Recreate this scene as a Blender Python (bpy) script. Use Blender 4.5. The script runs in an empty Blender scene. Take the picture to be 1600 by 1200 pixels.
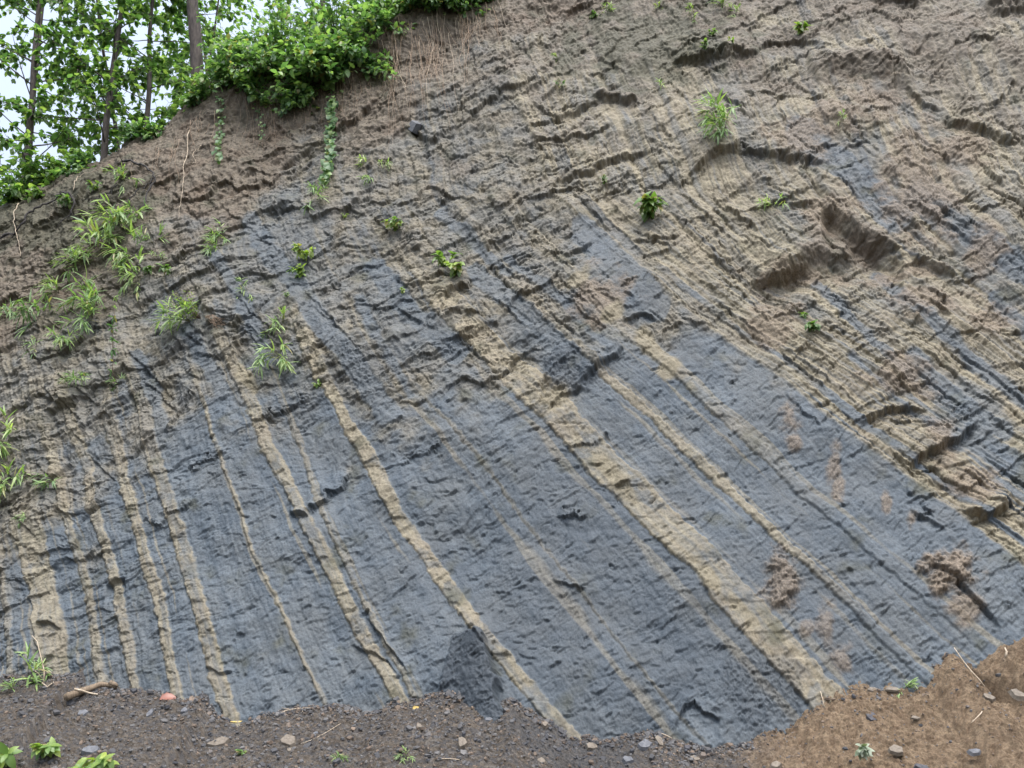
import bpy, math, random
import numpy as np
R = math.radians
S = bpy.context.scene
C = bpy.data.collections.new('place'); S.collection.children.link(C)

# ------------------------------------------------------------------ camera, sky, sun, exposure
EYE = np.array([0.0, 0.0, 1.6]); PITCH = R(15.0); FPX = 1386.0
cd = bpy.data.cameras.new('camera'); cam = bpy.data.objects.new('camera', cd); S.collection.objects.link(cam)
cam.location = EYE; cam.rotation_euler = (R(90) + PITCH, 0, 0)
cd.sensor_width = 36; cd.lens = FPX / 1600 * 36; cd.clip_end = 500; cd.clip_start = 0.05
S.camera = cam
SUN_EL, SUN_AZ = R(66), R(-38)          # soft sun high behind the clouds, to the left of and behind the viewer
W = bpy.data.worlds.new('World'); S.world = W; W.use_nodes = True
nt = W.node_tree; bgn = nt.nodes['Background']
sky = nt.nodes.new('ShaderNodeTexSky'); sky.sky_type = 'NISHITA'; sky.sun_disc = False
sky.sun_elevation = SUN_EL; sky.sun_rotation = R(180) + SUN_AZ
sky.air_density = 1.0; sky.dust_density = 3.0; sky.ozone_density = 1.0
hs = nt.nodes.new('ShaderNodeHueSaturation'); hs.inputs['Saturation'].default_value = 0.55
hs.inputs['Value'].default_value = 2.9; nt.links.new(sky.outputs[0], hs.inputs['Color']); tc = nt.nodes.new('ShaderNodeTexCoord'); sx = nt.nodes.new('ShaderNodeSeparateXYZ'); nt.links.new(tc.outputs['Generated'], sx.inputs[0])
mr = nt.nodes.new('ShaderNodeMapRange'); nt.links.new(sx.outputs[2], mr.inputs[0])               # cloud cover: brighter overhead than at the horizon
mr.inputs[1].default_value = -.05; mr.inputs[2].default_value = .95; mr.inputs[3].default_value = .30; mr.inputs[4].default_value = 1.75
sc_ = nt.nodes.new('ShaderNodeVectorMath'); sc_.operation = 'SCALE'; nt.links.new(hs.outputs[0], sc_.inputs[0]); nt.links.new(mr.outputs[0], sc_.inputs[3])
nt.links.new(sc_.outputs[0], bgn.inputs['Color'])
bgn.inputs['Strength'].default_value = 0.12
sd = bpy.data.lights.new('sun', 'SUN'); sd.energy = 1.8; sd.angle = R(14); sd.color = (1.0, 0.97, 0.92)
sun = bpy.data.objects.new('sun', sd); S.collection.objects.link(sun)
sun.rotation_euler = (R(90) - SUN_EL, 0, SUN_AZ)
S.view_settings.view_transform = 'Standard'; S.view_settings.look = 'None'
S.view_settings.exposure = 0.18; S.view_settings.gamma = 1.0

# ------------------------------------------------------------------ noise
_rs = np.random.RandomState(7)
PERM = _rs.permutation(4096).astype(np.int32)
_a = _rs.rand(4096) * 2 * np.pi
GX, GY = np.cos(_a).astype(np.float32), np.sin(_a).astype(np.float32)
RND = _rs.rand(4096, 4).astype(np.float32)
def hsh(ix, iy, seed=0):
    return PERM[(ix + PERM[(iy + PERM[seed & 4095]) & 4095]) & 4095]
def perlin(x, y, seed=0):
    x = np.asarray(x, np.float32); y = np.asarray(y, np.float32)
    fx, fy = np.floor(x), np.floor(y); ix, iy = fx.astype(np.int32), fy.astype(np.int32)
    x = x - fx; y = y - fy
    u = x*x*x*(x*(x*6-15)+10); v = y*y*y*(y*(y*6-15)+10)
    def g(dx, dy):
        h = hsh(ix+dx, iy+dy, seed); return GX[h]*(x-dx) + GY[h]*(y-dy)
    a, b, c, d = g(0,0), g(1,0), g(0,1), g(1,1)
    return (a*(1-u)+b*u)*(1-v) + (c*(1-u)+d*u)*v          # about -0.7..0.7
def fbm(x, y, seed=0, o=4, gain=0.5, lac=2.03):
    s = 0; a = 1.0
    for k in range(o):
        s = s + a*perlin(x, y, seed+17*k); x = x*lac + 3.1; y = y*lac + 1.7; a *= gain
    return s
def billow(x, y, seed=0, o=4, gain=0.5):
    s = 0; a = 1.0
    for k in range(o):
        s = s + a*np.abs(perlin(x, y, seed+13*k)); x = x*2.07+1.3; y = y*2.07+5.1; a *= gain
    return s
def cells(x, y, seed=0, jit=0.9):
    """random height and slope per voronoi cell: broken facets; returns facet height (-1..1) and cell random"""
    fx, fy = np.floor(x), np.floor(y); ix, iy = fx.astype(np.int32), fy.astype(np.int32)
    best = np.full(x.shape, 9.0, np.float32); out = np.zeros(x.shape, np.float32); rid = np.zeros(x.shape, np.float32)
    for dx in (-1, 0, 1):
        for dy in (-1, 0, 1):
            h = hsh(ix+dx, iy+dy, seed); r = RND[h]
            px = fx+dx+0.5+jit*(r[..., 0]-0.5) - x; py = fy+dy+0.5+jit*(r[..., 1]-0.5) - y
            d = px*px+py*py; m = d < best
            val = (r[..., 2]-0.5)*1.2 + (px*(r[..., 3]-0.5)*1.6 - py*(0.5+r[..., 0])*0.8)
            out = np.where(m, val, out); rid = np.where(m, r[..., 2], rid); best = np.where(m, d, best)
    return out, rid, best
def sstep(a, b, x):
    t = np.clip((x-a)/(b-a), 0, 1); return t*t*(3-2*t)

# ------------------------------------------------------------------ the bank's mean plane, and where a line of sight meets it
LEAN = R(68); YAW = R(9)
_n = np.array([-math.sin(YAW)*math.sin(LEAN), -math.cos(YAW)*math.sin(LEAN), math.cos(LEAN)])   # outward normal
P0 = np.array([0.0, 7.6, 0.8])
fwd = np.array([0, math.cos(PITCH), math.sin(PITCH)]); upv = np.array([0, -math.sin(PITCH), math.cos(PITCH)])
def ray(px, py):
    px = np.asarray(px, float); py = np.asarray(py, float)
    a = (px-800)/FPX; b = (600-py)/FPX
    return np.stack([a, fwd[1]+b*upv[1], fwd[2]+b*upv[2]], -1)
def plane_pt(px, py):
    d = ray(px, py); t = ((P0-EYE) @ _n) / (d @ _n)
    return EYE + d*t[..., None]

def crest_y(x):
    return np.interp(x, [-700,-300,-60,0,60,120,200,250,300,330,400,500,600,700,800,1000,1600,2400],
                        [420, 400,330,302,270,246,213,192,158,140,112, 82, 42, -2,-40,-100,-230,-300])
xs = np.concatenate([np.arange(-620, -60, 7.0), np.arange(-60, 1660, 1.25), np.arange(1660, 2220, 7.0)])
NR = 1080; NB = 50
PX = np.repeat(xs[None, :], NR, 0)
cy = crest_y(xs)
jj = np.linspace(0, 1, NR)[:, None]
PY = cy[None, :] + (1235-cy)[None, :]*jj
BASE = plane_pt(PX, PY)
X = PX.astype(np.float32); Y = PY.astype(np.float32)
tu = np.array([math.cos(YAW), -math.sin(YAW), 0.0]); tv = np.cross(_n, tu); 
U = ((BASE-P0) @ tu).astype(np.float32); V = ((BASE-P0) @ tv).astype(np.float32)     # metres along and up the face
if V[0].mean() < V[-1].mean(): V = -V

# ------------------------------------------------------------------ beds: traces of the sandstone beds, as x at y
YK = np.array([-260, 300, 400, 500, 600, 700, 800, 900, 1000, 1100, 1260], float)
BED = [  # x at YK , half width in pixels, strength, fades in below this y
 ([-160,-110,-90,-72,-55,-38,-20,  0,  12,  24,  40],  6, .55, 820),
 ([-110, -70,-45,-20,  5, 22, 38, 55,  76,  98, 130], 22, .85, 800),
 ([ -60, -20, 10, 32, 55, 76, 98,124, 146, 165, 195],  8, .80, 680),
 ([   0,  40, 60, 80,100,122,143,172, 194, 216, 245],  9, .80, 640),
 ([  40,  90,115,136,158,180,204,235, 260, 285, 322], 10, .85, 660),
 ([  90, 140,165,188,210,236,266,296, 329, 356, 398], 13, .9, 580),
 ([ 160, 225,252,280,308,342,374,414, 460, 510, 590],3.6, .80, 600),
 ([ 200, 270,300,335,380,420,472,520, 568, 628, 720], 11, .85, 500),
 ([ 240, 310,345,383,430,470,505,546, 598, 650, 745],  5, .60, 660),
 ([ 330, 400,432,470,508,566,622,690, 765, 847, 980], 12, .95, 500),
 ([ 400, 490,530,580,640,736,814,888, 966,1050,1180],  3, .45, 610),
 ([ 480, 590,650,715,828,926,1025,1120,1205,1300,1450], 26, 1.0, 430),
 ([ 560, 690,770,850,965,1074,1180,1282,1385,1490,1650], 7.5, .85, 400),
 ([ 620, 780,860,960,1080,1188,1300,1410,1520,1630,1800], 9, .75, 380),
]
EDGE = np.array([640, 860, 960, 1095, 1235, 1362, 1492, 1606, 1720, 1840, 2020], float)     # where the sandy beds on the right begin
XC = np.concatenate([[-900], []])
wx = 7*fbm(U*1.3, V*1.3, 3, 4) + 2.0*fbm(U*9, V*9, 5, 3)
wy = 5*fbm(U*1.1+7, V*1.1, 23, 3)
Xw = X + wx; Yw = Y + wy
curves = [np.interp(Yw, YK, np.array(b[0], float)) for b in BED] + [np.interp(Yw, YK, EDGE)]
ext = [curves[0]-400] + curves + [curves[-1]+1400]
spos = [-8.0] + [float(k) for k in range(len(curves))] + [len(curves)-1+18.0]
s = np.zeros_like(X); 
for k in range(len(ext)-1):
    m = (Xw >= ext[k]) & (Xw < ext[k+1]) if k < len(ext)-2 else (Xw >= ext[k])
    t = (Xw-ext[k])/np.maximum(ext[k+1]-ext[k], 1)
    s = np.where(m, spos[k]+(spos[k+1]-spos[k])*t, s)
s = s.astype(np.float32)
slopes = []
tan_m = np.zeros_like(X); relief = np.zeros_like(X); groove = np.zeros_like(X)
rr = random.Random(3)
EDN = 3.2*fbm(U*13, V*13, 35, 4, .65)
BRK = fbm(U*2.6, V*2.6, 36, 5, .6)
for k, (b, hw, st, y0) in enumerate(BED):
    bx = np.array(b, float); sl = np.interp(Yw, YK[1:], np.diff(bx)/np.diff(YK)); sn = 1/np.sqrt(1+sl*sl)
    d = (Xw-curves[k])*sn + EDN
    vary = 1+0.28*perlin(Yw/55.0, np.full_like(Yw, k*3.3), 40+k)+0.12*perlin(Yw/14.0, np.full_like(Yw, k*3.3), 60+k)
    w = hw*vary
    m = sstep(w+1.6, w-1.6, np.abs(d))*st*sstep(y0-90, y0+50, Yw+40*perlin(U*2, V*2, 70+k))*(1-.5*sstep(.2, .5, BRK+.18*sstep(700, 450, Yw)))
    if k == 13: m = m*sstep(820, 640, Yw)
    if k == 12: m = m*sstep(1010, 820, Yw)
    tan_m = np.maximum(tan_m, m)
    blk = np.floor(Yw/38.0+.8*perlin(Yw/70, d*0+k, 95+k)).astype(np.int32); bh = RND[hsh(blk, blk*0+k, 77)][..., 0]
    relief += (0.004+0.026*bh*min(1, hw/10))*sstep(w+2, w-3, np.abs(d))*(1 if k not in (10,) else 0)*sstep(y0-90, y0, Yw)
    groove += sstep(3.2, 0.6, np.abs(d+w*1.02))*sstep(y0-60, y0+50, Yw)*(0.5+0.6*perlin(Yw/30, d*0+k, 90+k))
# right of EDGE: sandy beds with thin grey partings
rgt = sstep(-6, 7, (Xw-curves[-1])*0.7)
bedno = perlin(s*3.1, s*0+0.5, 200) + 0.55*perlin(s*8.3, s*0+0.5, 201) + 0.3*perlin(s*23, s*0+.5, 202)
part = sstep(0.12, 0.30, bedno+0.35*fbm(U*1.2, V*1.2, 210, 3))
tan_r = rgt*(1-0.95*part)
# weathered and soil limits
ysoil = np.interp(X, [-700,0,100,200,300,400,480,600,700,800,1000,1200,1600], [640,560,500,430,370,300,250,215,130,75,20,-30,-80])
wn = fbm(U*1.1, V*1.1, 300, 5)
soil = sstep(35, -45, (Y-ysoil)+95*wn)
ywth = np.interp(X, [-700,0,100,200,300,400,500,650,760,850,950,1050,1130,1200,1300,1600,2200], [960,880,790,700,640,620,640,640,600,550,520,510,505,520,570,700,1000])
wth = sstep(75, -75, (Y-ywth)+190*fbm(U*1.6+4, V*1.6, 310, 5))
wpatch = sstep(-0.35, 0.30, fbm(U*2.3, V*2.3, 320, 5) + 0.35*perlin(s*2.2, U*0.6, 321))
lam = np.clip(.5 + .55*perlin(s*5.3, U*.35, 350) + .45*perlin(s*17, U*.5, 351) + .35*fbm(U*1.3, V*1.3, 352, 4), 0, 1)
thin = 0.5*sstep(.33, .46, perlin(s*7.7, s*0+.4, 353)+.25*fbm(U*.9, V*.9, 354, 3))*(s > -1)
tan_all = np.maximum(np.maximum(tan_m, tan_r), thin*(1-rgt))
wth = np.clip(wth*(0.62+0.38*wpatch)*(.7+.3*sstep(-.2,.15,.5*fbm(U*5,V*5,322,4)+.1)), 0, 1)*(1-0.35*tan_r)
soil = np.maximum(soil, .75*sstep(-.1, .45, .8*sstep(260, -120, Y)*(X > 700)+.7*fbm(U*1.3, V*1.3, 323, 5)-.15)*sstep(420, 200, Y))
for cx, cy_, rx, ry in [(1325,378,72,30),(1345,108,80,18),(1270,400,30,14)]:      # brown earth in the two overhangs, also painted to deepen their underside shade
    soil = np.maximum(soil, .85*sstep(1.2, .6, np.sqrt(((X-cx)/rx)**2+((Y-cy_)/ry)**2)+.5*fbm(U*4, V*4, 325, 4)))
moss = sstep(.05, .5, .75*sstep(1.2, .2, np.sqrt(((X-90)/210)**2+((Y-330)/110)**2))+.6*sstep(1.2, .3, np.sqrt(((X-1010)/190)**2+((Y-70)/90)**2))+.7*fbm(U*2.6, V*2.6, 326, 5)-.1)
gp = 0    # grey shows through the weathered face in these patches
for (cx, cy_, rx, ry) in [(430,400,120,110),(640,500,170,70),(960,400,60,60),(940,480,90,60),(1340,260,75,35),(1440,300,150,28),(1560,420,90,40),(870,560,90,60),(470,620,120,60),(300,520,90,60),(1500,640,60,50),(1390,150,50,20)]:
    ca, sa = math.cos(R(38)), math.sin(R(38)); dx, dy = X-cx, Y-cy_
    a = (dx*ca+dy*sa)/rx; b = (-dx*sa+dy*ca)/ry
    gp = np.maximum(gp, sstep(1.25, 0.5, np.sqrt(a*a+b*b)+0.9*fbm(U*2.5, V*2.5, 330, 4)))
wth = wth*(1-0.45*gp); tan_all = tan_all*(1-0.75*gp*(X > 1200))
GR = np.zeros_like(X)
for pl, hw in [([(1370,420),(1450,498),(1530,568),(1640,655)], 11), ([(1430,560),(1500,628),(1570,672)], 16), ([(1520,680),(1600,742),(1660,800)], 20), ([(1250,215),(1330,275),(1400,335)], 26),
               ([(1430,315),(1520,372),(1640,450)], 20), ([(1280,440),(1340,510),(1430,592)], 9), ([(395,350),(440,420),(500,500),(560,580),(610,650)], 17), ([(585,420),(650,500),(715,560)], 17), ([(745,425),(830,500),(895,565),(950,625)], 15), ([(915,365),(965,420),(1020,480)], 26), ([(795,405),(880,480),(960,550)], 6), ([(340,410),(380,470),(420,560)], 10), ([(690,330),(760,395),(800,430)], 9), ([(640,620),(600,540),(560,470)], 7), ([(220,560),(245,640),(262,700)], 12), ([(300,520),(335,590),(365,650)], 12), ([(1560,470),(1640,540)], 14), ([(1330,560),(1420,640),(1500,700)], 5)]:
    for (x0, y0), (x1, y1) in zip(pl[:-1], pl[1:]):
        L2 = (x1-x0)**2+(y1-y0)**2; t = np.clip(((Xw-x0)*(x1-x0)+(Yw-y0)*(y1-y0))/L2, 0, 1)
        d = np.hypot(Xw-x0-t*(x1-x0), Yw-y0-t*(y1-y0))+7*fbm(U*4, V*4, 340, 4); GR = np.maximum(GR, sstep(hw+4, hw-3, d))
tan_all = tan_all*(1-.9*GR); wth = wth*(1-.8*GR); soil = soil*(1-.8*GR*(X > 1100))
# soil that has run down and stuck on the face
orange = np.zeros_like(X); blobh = np.zeros_like(X)
BL = [(1228,910,30,40,.07),(1488,905,34,44,.09),(1305,720,13,28,.02),(1312,755,10,18,.02),(1232,655,18,26,.02),(1240,690,12,14,.02),(1440,290,60,95,.03),(1500,225,48,40,.03),
      (1310,185,60,26,.03),(1245,225,50,34,.02),(1400,590,52,34,.03),(1470,690,30,40,.02),(1300,330,60,26,0.0),(1205,505,45,40,.02),(1370,155,60,25,0),
      (1290,985,14,34,.02),(1310,1030,18,26,.02),(1540,400,30,40,.02),(1260,985,10,16,.01),(1450,470,60,25,0.0),(1420,425,60,14,0),(1560,500,40,20,.01),(1385,780,8,22,.01),
      (1425,810,9,14,.01),(1530,760,50,26,.01),(1260,425,80,14,0),(1500,950,30,40,.02),(940,470,40,40,0)]
OFB = 1.0*fbm(U*3.4, V*3.4, 400, 6, .62)
for (cx, cy_, rx, ry, hh) in BL:
    a = (X-cx)/rx; b = (Y-cy_)/ry
    r = np.sqrt(a*a+b*b) + OFB
    m = (.7 if hh < .05 else .9)*sstep(1.35, 0.45, r); orange = np.maximum(orange, m); blobh = np.maximum(blobh, hh*sstep(1.15, 0.1, r))
ochre = np.zeros_like(X)
for (cx, cy_, rx, ry) in [(1015,538,16,42),(1045,575,24,16),(905,445,30,14),(955,492,26,14),(385,590,14,30),(960,740,16,60),(1105,905,14,50),(870,620,26,18),(1155,950,12,50)]:
    ca, sa = math.cos(R(52)), math.sin(R(52)); dx, dy = X-cx, Y-cy_
    a = (dx*ca+dy*sa)/ry; b = (-dx*sa+dy*ca)/rx
    ochre = np.maximum(ochre, 0.9*sstep(1.1, 0.6, np.sqrt(a*a+b*b)+0.5*fbm(U*4, V*4, 410, 4)))
crack_red = 0.0

# ------------------------------------------------------------------ relief of the face (metres, outward)
rough = np.clip(0.25 + 0.75*np.maximum(np.maximum(wth, soil), 0.5*tan_r), 0, 1)
rough = np.clip(rough + 0.35*sstep(800, 500, Y)*(X < 900) + 0.35*sstep(420, 120, X), 0, 1)
H = 0.16*fbm(U*0.33, V*0.33, 500, 3) + 0.07*fbm(U*0.9, V*0.9, 510, 3)
H += relief - 0.016*groove
H += np.clip(rough-.12, 0, 1)*0.035*fbm(U*2.2, V*2.2, 520, 4)
H += (0.16+0.9*rough)*0.020*fbm(U*8, V*8, 530, 4, 0.6)
# joints: steps that jut and cut back, offset from bed to bed
bedcell = np.floor(s*1.5 + 0.25*fbm(U*2, V*2, 540, 2)).astype(np.int32)
bo = RND[hsh(bedcell, bedcell*0+5, 11)]
ca, sa = math.cos(R(27)), math.sin(R(27))
T = X*sa + Y*ca + 20*fbm(U*1.1, V*1.1, 550, 3) + 3*fbm(U*9, V*9, 551, 3)
Qx = X*ca - Y*sa
for i, (per, amp, jit) in enumerate([(165, .060, 90), (72, .032, 60), (31, .020, 30), (14, .011, 12)]):
    ph = T/per + bo[..., i % 4]*(jit/per)
    fl = np.floor(ph); fr = ph-fl
    key = hsh(fl.astype(np.int32), bedcell, 20+i); r = RND[key]
    ap = amp*(0.1+1.3*r[..., 0]**2)
    loc = sstep(-0.15, 0.35, fbm(U*1.7/(1+0.0*i)+9*i, V*1.7, 560+i, 3)+0.30*rough-0.05)
    H += ap*loc*(0.06+0.94*np.clip(rough-.15, 0, 1))*(1-.6*soil)*(1-.55*rgt*(Y > 420))*(fr**1.6 - 0.4 + 0.5*(r[..., 1]-0.5))
# flaking facets, long across the beds
f1, r1, _ = cells((Qx+12*fbm(U*5, V*5, 570, 2))/44, (T)/17, 31)
f2, r2, _ = cells((Qx+5*fbm(U*9, V*9, 571, 2))/17, T/7.5, 32)
fm = sstep(-0.2, 0.3, fbm(U*1.2, V*1.2, 575, 3)+0.25*rough)
H += 0.018*f1*(0.12+0.88*rough)*fm + 0.0095*f2*(0.2+0.8*rough)*(0.4+0.6*fm)
f3, r3, _ = cells((Qx+3*fbm(U*17, V*17, 576, 2))/8.5, T/4.2, 33)
H += 0.0042*f3*(.2+.8*rough) + (.15+.85*rough)*0.007*fbm(U*22, V*22, 577, 3, .7)
# short curved flake cracks
for i, (lx, ly, wd, dp) in enumerate([(40, 7, .05, .020), (22, 4.5, .08, .013), (75, 13, .030, .034), (30, 6, .06, .018)]):
    n1 = perlin(Qx/lx, T/ly, 600+i); dp = dp*.36; mk = sstep(0.12, 0.30, perlin(Qx/(lx*.8)+5, T/(ly*2.2), 610+i)+0.28*fbm(U*1.5, V*1.5, 615+i, 2))
    H -= dp*sstep(wd, wd*0.25, np.abs(n1))*mk
f0, r0_, _ = cells((Qx+22*fbm(U*2.5, V*2.5, 578, 3))/95, (T+8*fbm(U*3, V*3, 579, 3))/38, 34)
H += np.clip(rough-.22, 0, 1)*0.055*f0*(.3+.7*fm) + np.clip(wth+.5*tan_r, 0, 1)*(0.030*perlin(s*4.5, U*.3, 654)+.010*perlin(s*13, U*.4, 657)-.018*sstep(.10, .0, np.abs(perlin(s*7.0, U*.25, 658)))*sstep(-.1, .2, fbm(U*1.5, V*1.5, 659, 3)))
# clods in soil
bl = billow(U*4.5, V*4.5, 620, 5, 0.6)
H += soil*0.035*(0.5-bl) + 0.03*wth*(0.5-billow(U*7, V*7, 630, 4, .6))
H += blobh + orange*0.02*(0.4-billow(U*16, V*16, 640, 4, .65))
# bedding ledges on the right and fine lamination
led = perlin(s*5.0, U*0.25, 650); led2 = perlin(s*15.0, U*0.35, 651)
H += tan_r*(0.024*led + 0.009*led2 + 0.003*perlin(s*40, U*.5, 652))
H += 0.004*perlin(s*26, U*0.4, 653)*(1-soil)
# thickness at the crest: root mat stands out a little, then falls back
H += 0.16*sstep(75, 40, Y-cy[None, :])*sstep(240, 360, X)*sstep(780, 640, X) - 0.10*sstep(30, 0, Y-cy[None, :])

WN = (5.0*fbm(U*6, V*6, 655, 4, .6)).astype(np.float32)
WA = (1+0.9*fbm(U*9, V*9, 656, 3, .6)).astype(np.float32)
def notch(pts, A, Lu, B, Ld, end=0.18, wob=3.0, seed=0, tw=None):
    """an overhanging ledge along a line: stands out above it, cuts back below it"""
    xa = [p[0] for p in pts]; ya = [p[1] for p in pts]
    i0, i1 = np.searchsorted(xs, xa[0]), np.searchsorted(xs, xa[-1])
    if i1-i0 < 2: return
    ylo, yhi = min(ya)-3*max(Lu, Ld)-12, max(ya)+3*max(Lu, Ld)+12
    cm = cy[(i0+i1)//2]; j0 = max(0, int((ylo-cm-60)/(1235-cm)*NR)-8); j1 = min(NR, int((yhi-cm+60)/(1235-cm)*NR)+8)
    if j1 <= j0: return
    xx = xs[i0:i1]; yl = np.interp(xx, xa, ya)
    q = (xx-xa[0])/(xa[-1]-xa[0]); tp = np.clip(np.minimum(q, 1-q)/end, 0, 1)**0.7
    sl_ = (slice(j0, j1), slice(i0, i1))
    dy = Y[sl_] - yl[None, :] + WN[sl_]*wob*0.6/(1+max(0, A+B-.1)*6)
    tw = tw or 0.5 + max(0, (A+B)*0.7-0.03)*60                     # how far the underside slants back, in pixels
    k = sstep(-.25, 1, dy/tw)
    up = A*0.75*np.exp(np.minimum(dy, 0)/Lu); dn = -B*0.75*np.exp(-np.maximum(dy-tw, 0)/Ld)
    H[sl_] += (up*(1-k)+dn*k)*tp[None, :]*(1+(WA[sl_]-1)/(1+30*max(0, A+B-.05)))
N = notch
for cx, cy_, rx, ry in [(1320, 372, 70, 28), (515, 772, 40, 22)]:
    q = sstep(1.3, .7, np.sqrt(((X-cx)/rx)**2+((Y-cy_)/ry)**2)); hm = float((H*q).sum()/q.sum()); H = H*(1-.5*q)+hm*.5*q
N([(1196,430),(1235,414),(1262,400),(1292,395),(1340,396)], .17, 40, .05, 14, .15, 4, 1, 24)
N([(1282,316),(1308,332),(1350,360),(1412,394)], .13, 18, .22, 42, .12, 5, 2, 24)
N([(1175,432),(1215,430),(1262,412)], .10, 30, .10, 14, .2, 2, 3)
N([(1422,402),(1450,412),(1492,430)], .12, 14, .04, 12, .15, 1, 4, 9)
N([(1262,112),(1300,102),(1350,96),(1390,104),(1428,124)], .26, 44, .03, 30, .15, 3, 5, 26)
N([(1415,135),(1440,155),(1470,170)], .05, 10, .05, 14, .2, 2, 6)
N([(1470,180),(1530,198),(1600,215)], .06, 20, .09, 20, .2, 3, 7)
N([(1060,290),(1090,262),(1130,240),(1180,238),(1240,250),(1300,262)], .12, 26, .04, 20, .2, 4, 8)
N([(1050,98),(1090,96),(1130,88),(1190,86)], .14, 20, .05, 16, .2, 4, 9)
N([(925,150),(965,150),(1000,158)], .12, 16, .05, 12, .15, 2, 10)
N([(885,178),(920,156)], .05, 8, .08, 10, .2, 1, 101)
N([(815,200),(870,182),(890,172)], .05, 8, .06, 10, .2, 2, 11)
N([(860,282),(910,270),(960,245),(1020,235)], .07, 14, .07, 14, .2, 2, 12)
N([(820,215),(880,215),(930,205),(960,190)], .04, 8, .05, 10, .2, 2, 102)
N([(478,802),(486,790),(502,778),(522,762),(546,736)], .065, 22, .045, 8, .12, 7, 13, 2)
N([(452,800),(484,806)], .06, 14, .05, 10, .2, 1, 14)
N([(390,655),(420,650),(455,640),(490,618)], .05, 12, .03, 8, .2, 6, 15)
N([(868,802),(885,793),(905,794),(918,803)], .03, 8, .035, 22, .2, 6, 16, 1.5)
N([(862,903),(890,907),(916,914)], .035, 8, .035, 18, .15, 6, 17, 1.5)
N([(1055,1130),(1065,1110),(1085,1100),(1100,1112),(1125,1130)], .03, 9, .065, 20, .15, 4, 18, 1.5)
N([(615,728),(640,718),(680,703),(708,680)], .04, 12, .02, 10, .2, 6, 19)
N([(640,185),(655,205),(668,212)], .04, 12, .10, 14, .2, 1, 20)
N([(880,405),(905,395),(925,380)], .04, 8, .07, 8, .2, 1, 21)
N([(985,385),(1010,378),(1050,388)], .03, 8, .04, 8, .2, 2, 22)
N([(970,500),(1000,492),(1030,500)], .04, 10, .05, 10, .2, 2, 23)
N([(160,912),(176,903),(192,898)], .04, 10, .10, 14, .2, 1, 24)
N([(222,822),(245,808),(275,798),(300,775)], .05, 12, .02, 8, .15, 6, 25)
N([(285,738),(330,712),(360,704)], .04, 10, .02, 8, .2, 6, 26)
N([(255,690),(268,660),(285,630),(310,600)], .04, 12, .03, 8, .2, 6, 27)
N([(55,972),(75,970),(92,980)], .05, 16, .05, 12, .2, 1, 28)
N([(880,693),(910,690),(955,680)], .03, 12, .02, 8, .15, 5, 29)
N([(855,640),(875,618),(910,606)], .02, 8, .05, 8, .15, 2, 30)
N([(960,755),(985,748)], .03, 12, .04, 8, .2, 1, 31)
N([(1120,742),(1138,735)], .03, 12, .04, 8, .2, 1, 32)
N([(905,600),(930,575),(975,545)], .07, 26, .06, 12, .15, 2, 33)
N([(1340,660),(1380,640),(1420,634),(1450,640)], .06, 12, .07, 14, .2, 3, 34)
N([(1420,728),(1450,705),(1490,690),(1530,655)], .08, 20, .09, 12, .15, 3, 35)
N([(1500,800),(1540,812),(1580,790)], .12, 30, .05, 16, .2, 3, 36)
N([(1450,880),(1490,905),(1530,950),(1560,985)], .02, 8, .09, 12, .2, 2, 37)
N([(1530,6),(1570,14),(1600,4),(1640,-6)], .2, 30, .05, 20, .2, 4, 38, 16)
N([(1360,5),(1400,2),(1440,8)], .10, 14, .05, 14, .2, 2, 39)
N([(545,1005),(590,1020),(625,1055)], .01, 6, .05, 12, .2, 2, 40)
N([(570,960),(600,1000),(640,1050)], .04, 8, .05, 10, .2, 2, 401)
N([(320,1040),(345,1052),(362,1048)], .02, 12, .03, 6, .2, 1, 41)
N([(1185,70),(1230,62),(1280,66)], .06, 14, .06, 14, .2, 3, 42)
N([(100,630),(75,640),(110,628)][::1] and [(70,645),(95,638),(120,628)], .06, 14, .07, 10, .2, 2, 43)
# a score of lesser ledges, scattered along the joint direction
for i in range(1500):
    x0 = rr.uniform(-60, 1660); y0 = rr.uniform(-40, 1150)
    if y0 < float(crest_y(x0))+30: continue
    up_zone = y0 < float(np.interp(x0, [0,200,400,650,900,1130,1300,1600], [830,640,520,590,480,520,700,950]))
    if not up_zone and rr.random() < 0.35: continue
    L = rr.uniform(10, 44)*(1.5 if up_zone else 0.8)*(2.0 if rr.random() < .07 else 1); sl = -math.tan(R(rr.gauss(24, 13))) if rr.random() < .6 or not up_zone else rr.uniform(.5, 1.1)
    a = rr.uniform(.006, .022)*(1.25 if up_zone else 0.75)
    if up_zone and rr.random() < .06: a *= 1.8
    N([(x0, y0), (x0+L/2, y0+sl*L/2+rr.uniform(-4, 4)), (x0+L, y0+sl*L)], a, rr.uniform(4, 13), a*rr.uniform(.7, 1.7), rr.uniform(3, 9), .25, 2.2, 50+i)
for i in range(3800):
    x0 = rr.uniform(-50, 1650); y0 = rr.uniform(380, 1170)
    L = rr.uniform(5, 17)*(1.7 if rr.random() < .12 else 1); sl = -math.tan(R(rr.gauss(20, 16))); a = rr.uniform(.004, .012)*(1.5 if rr.random() < .2 else 1)
    N([(x0, y0), (x0+L*.5, y0+sl*L*.5-rr.uniform(-1, 2.5)), (x0+L, y0+sl*L)], a*.7, rr.uniform(3, 7), a*1.5, rr.uniform(2, 4.5), .3, .8, 4000+i, 1.2)
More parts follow.
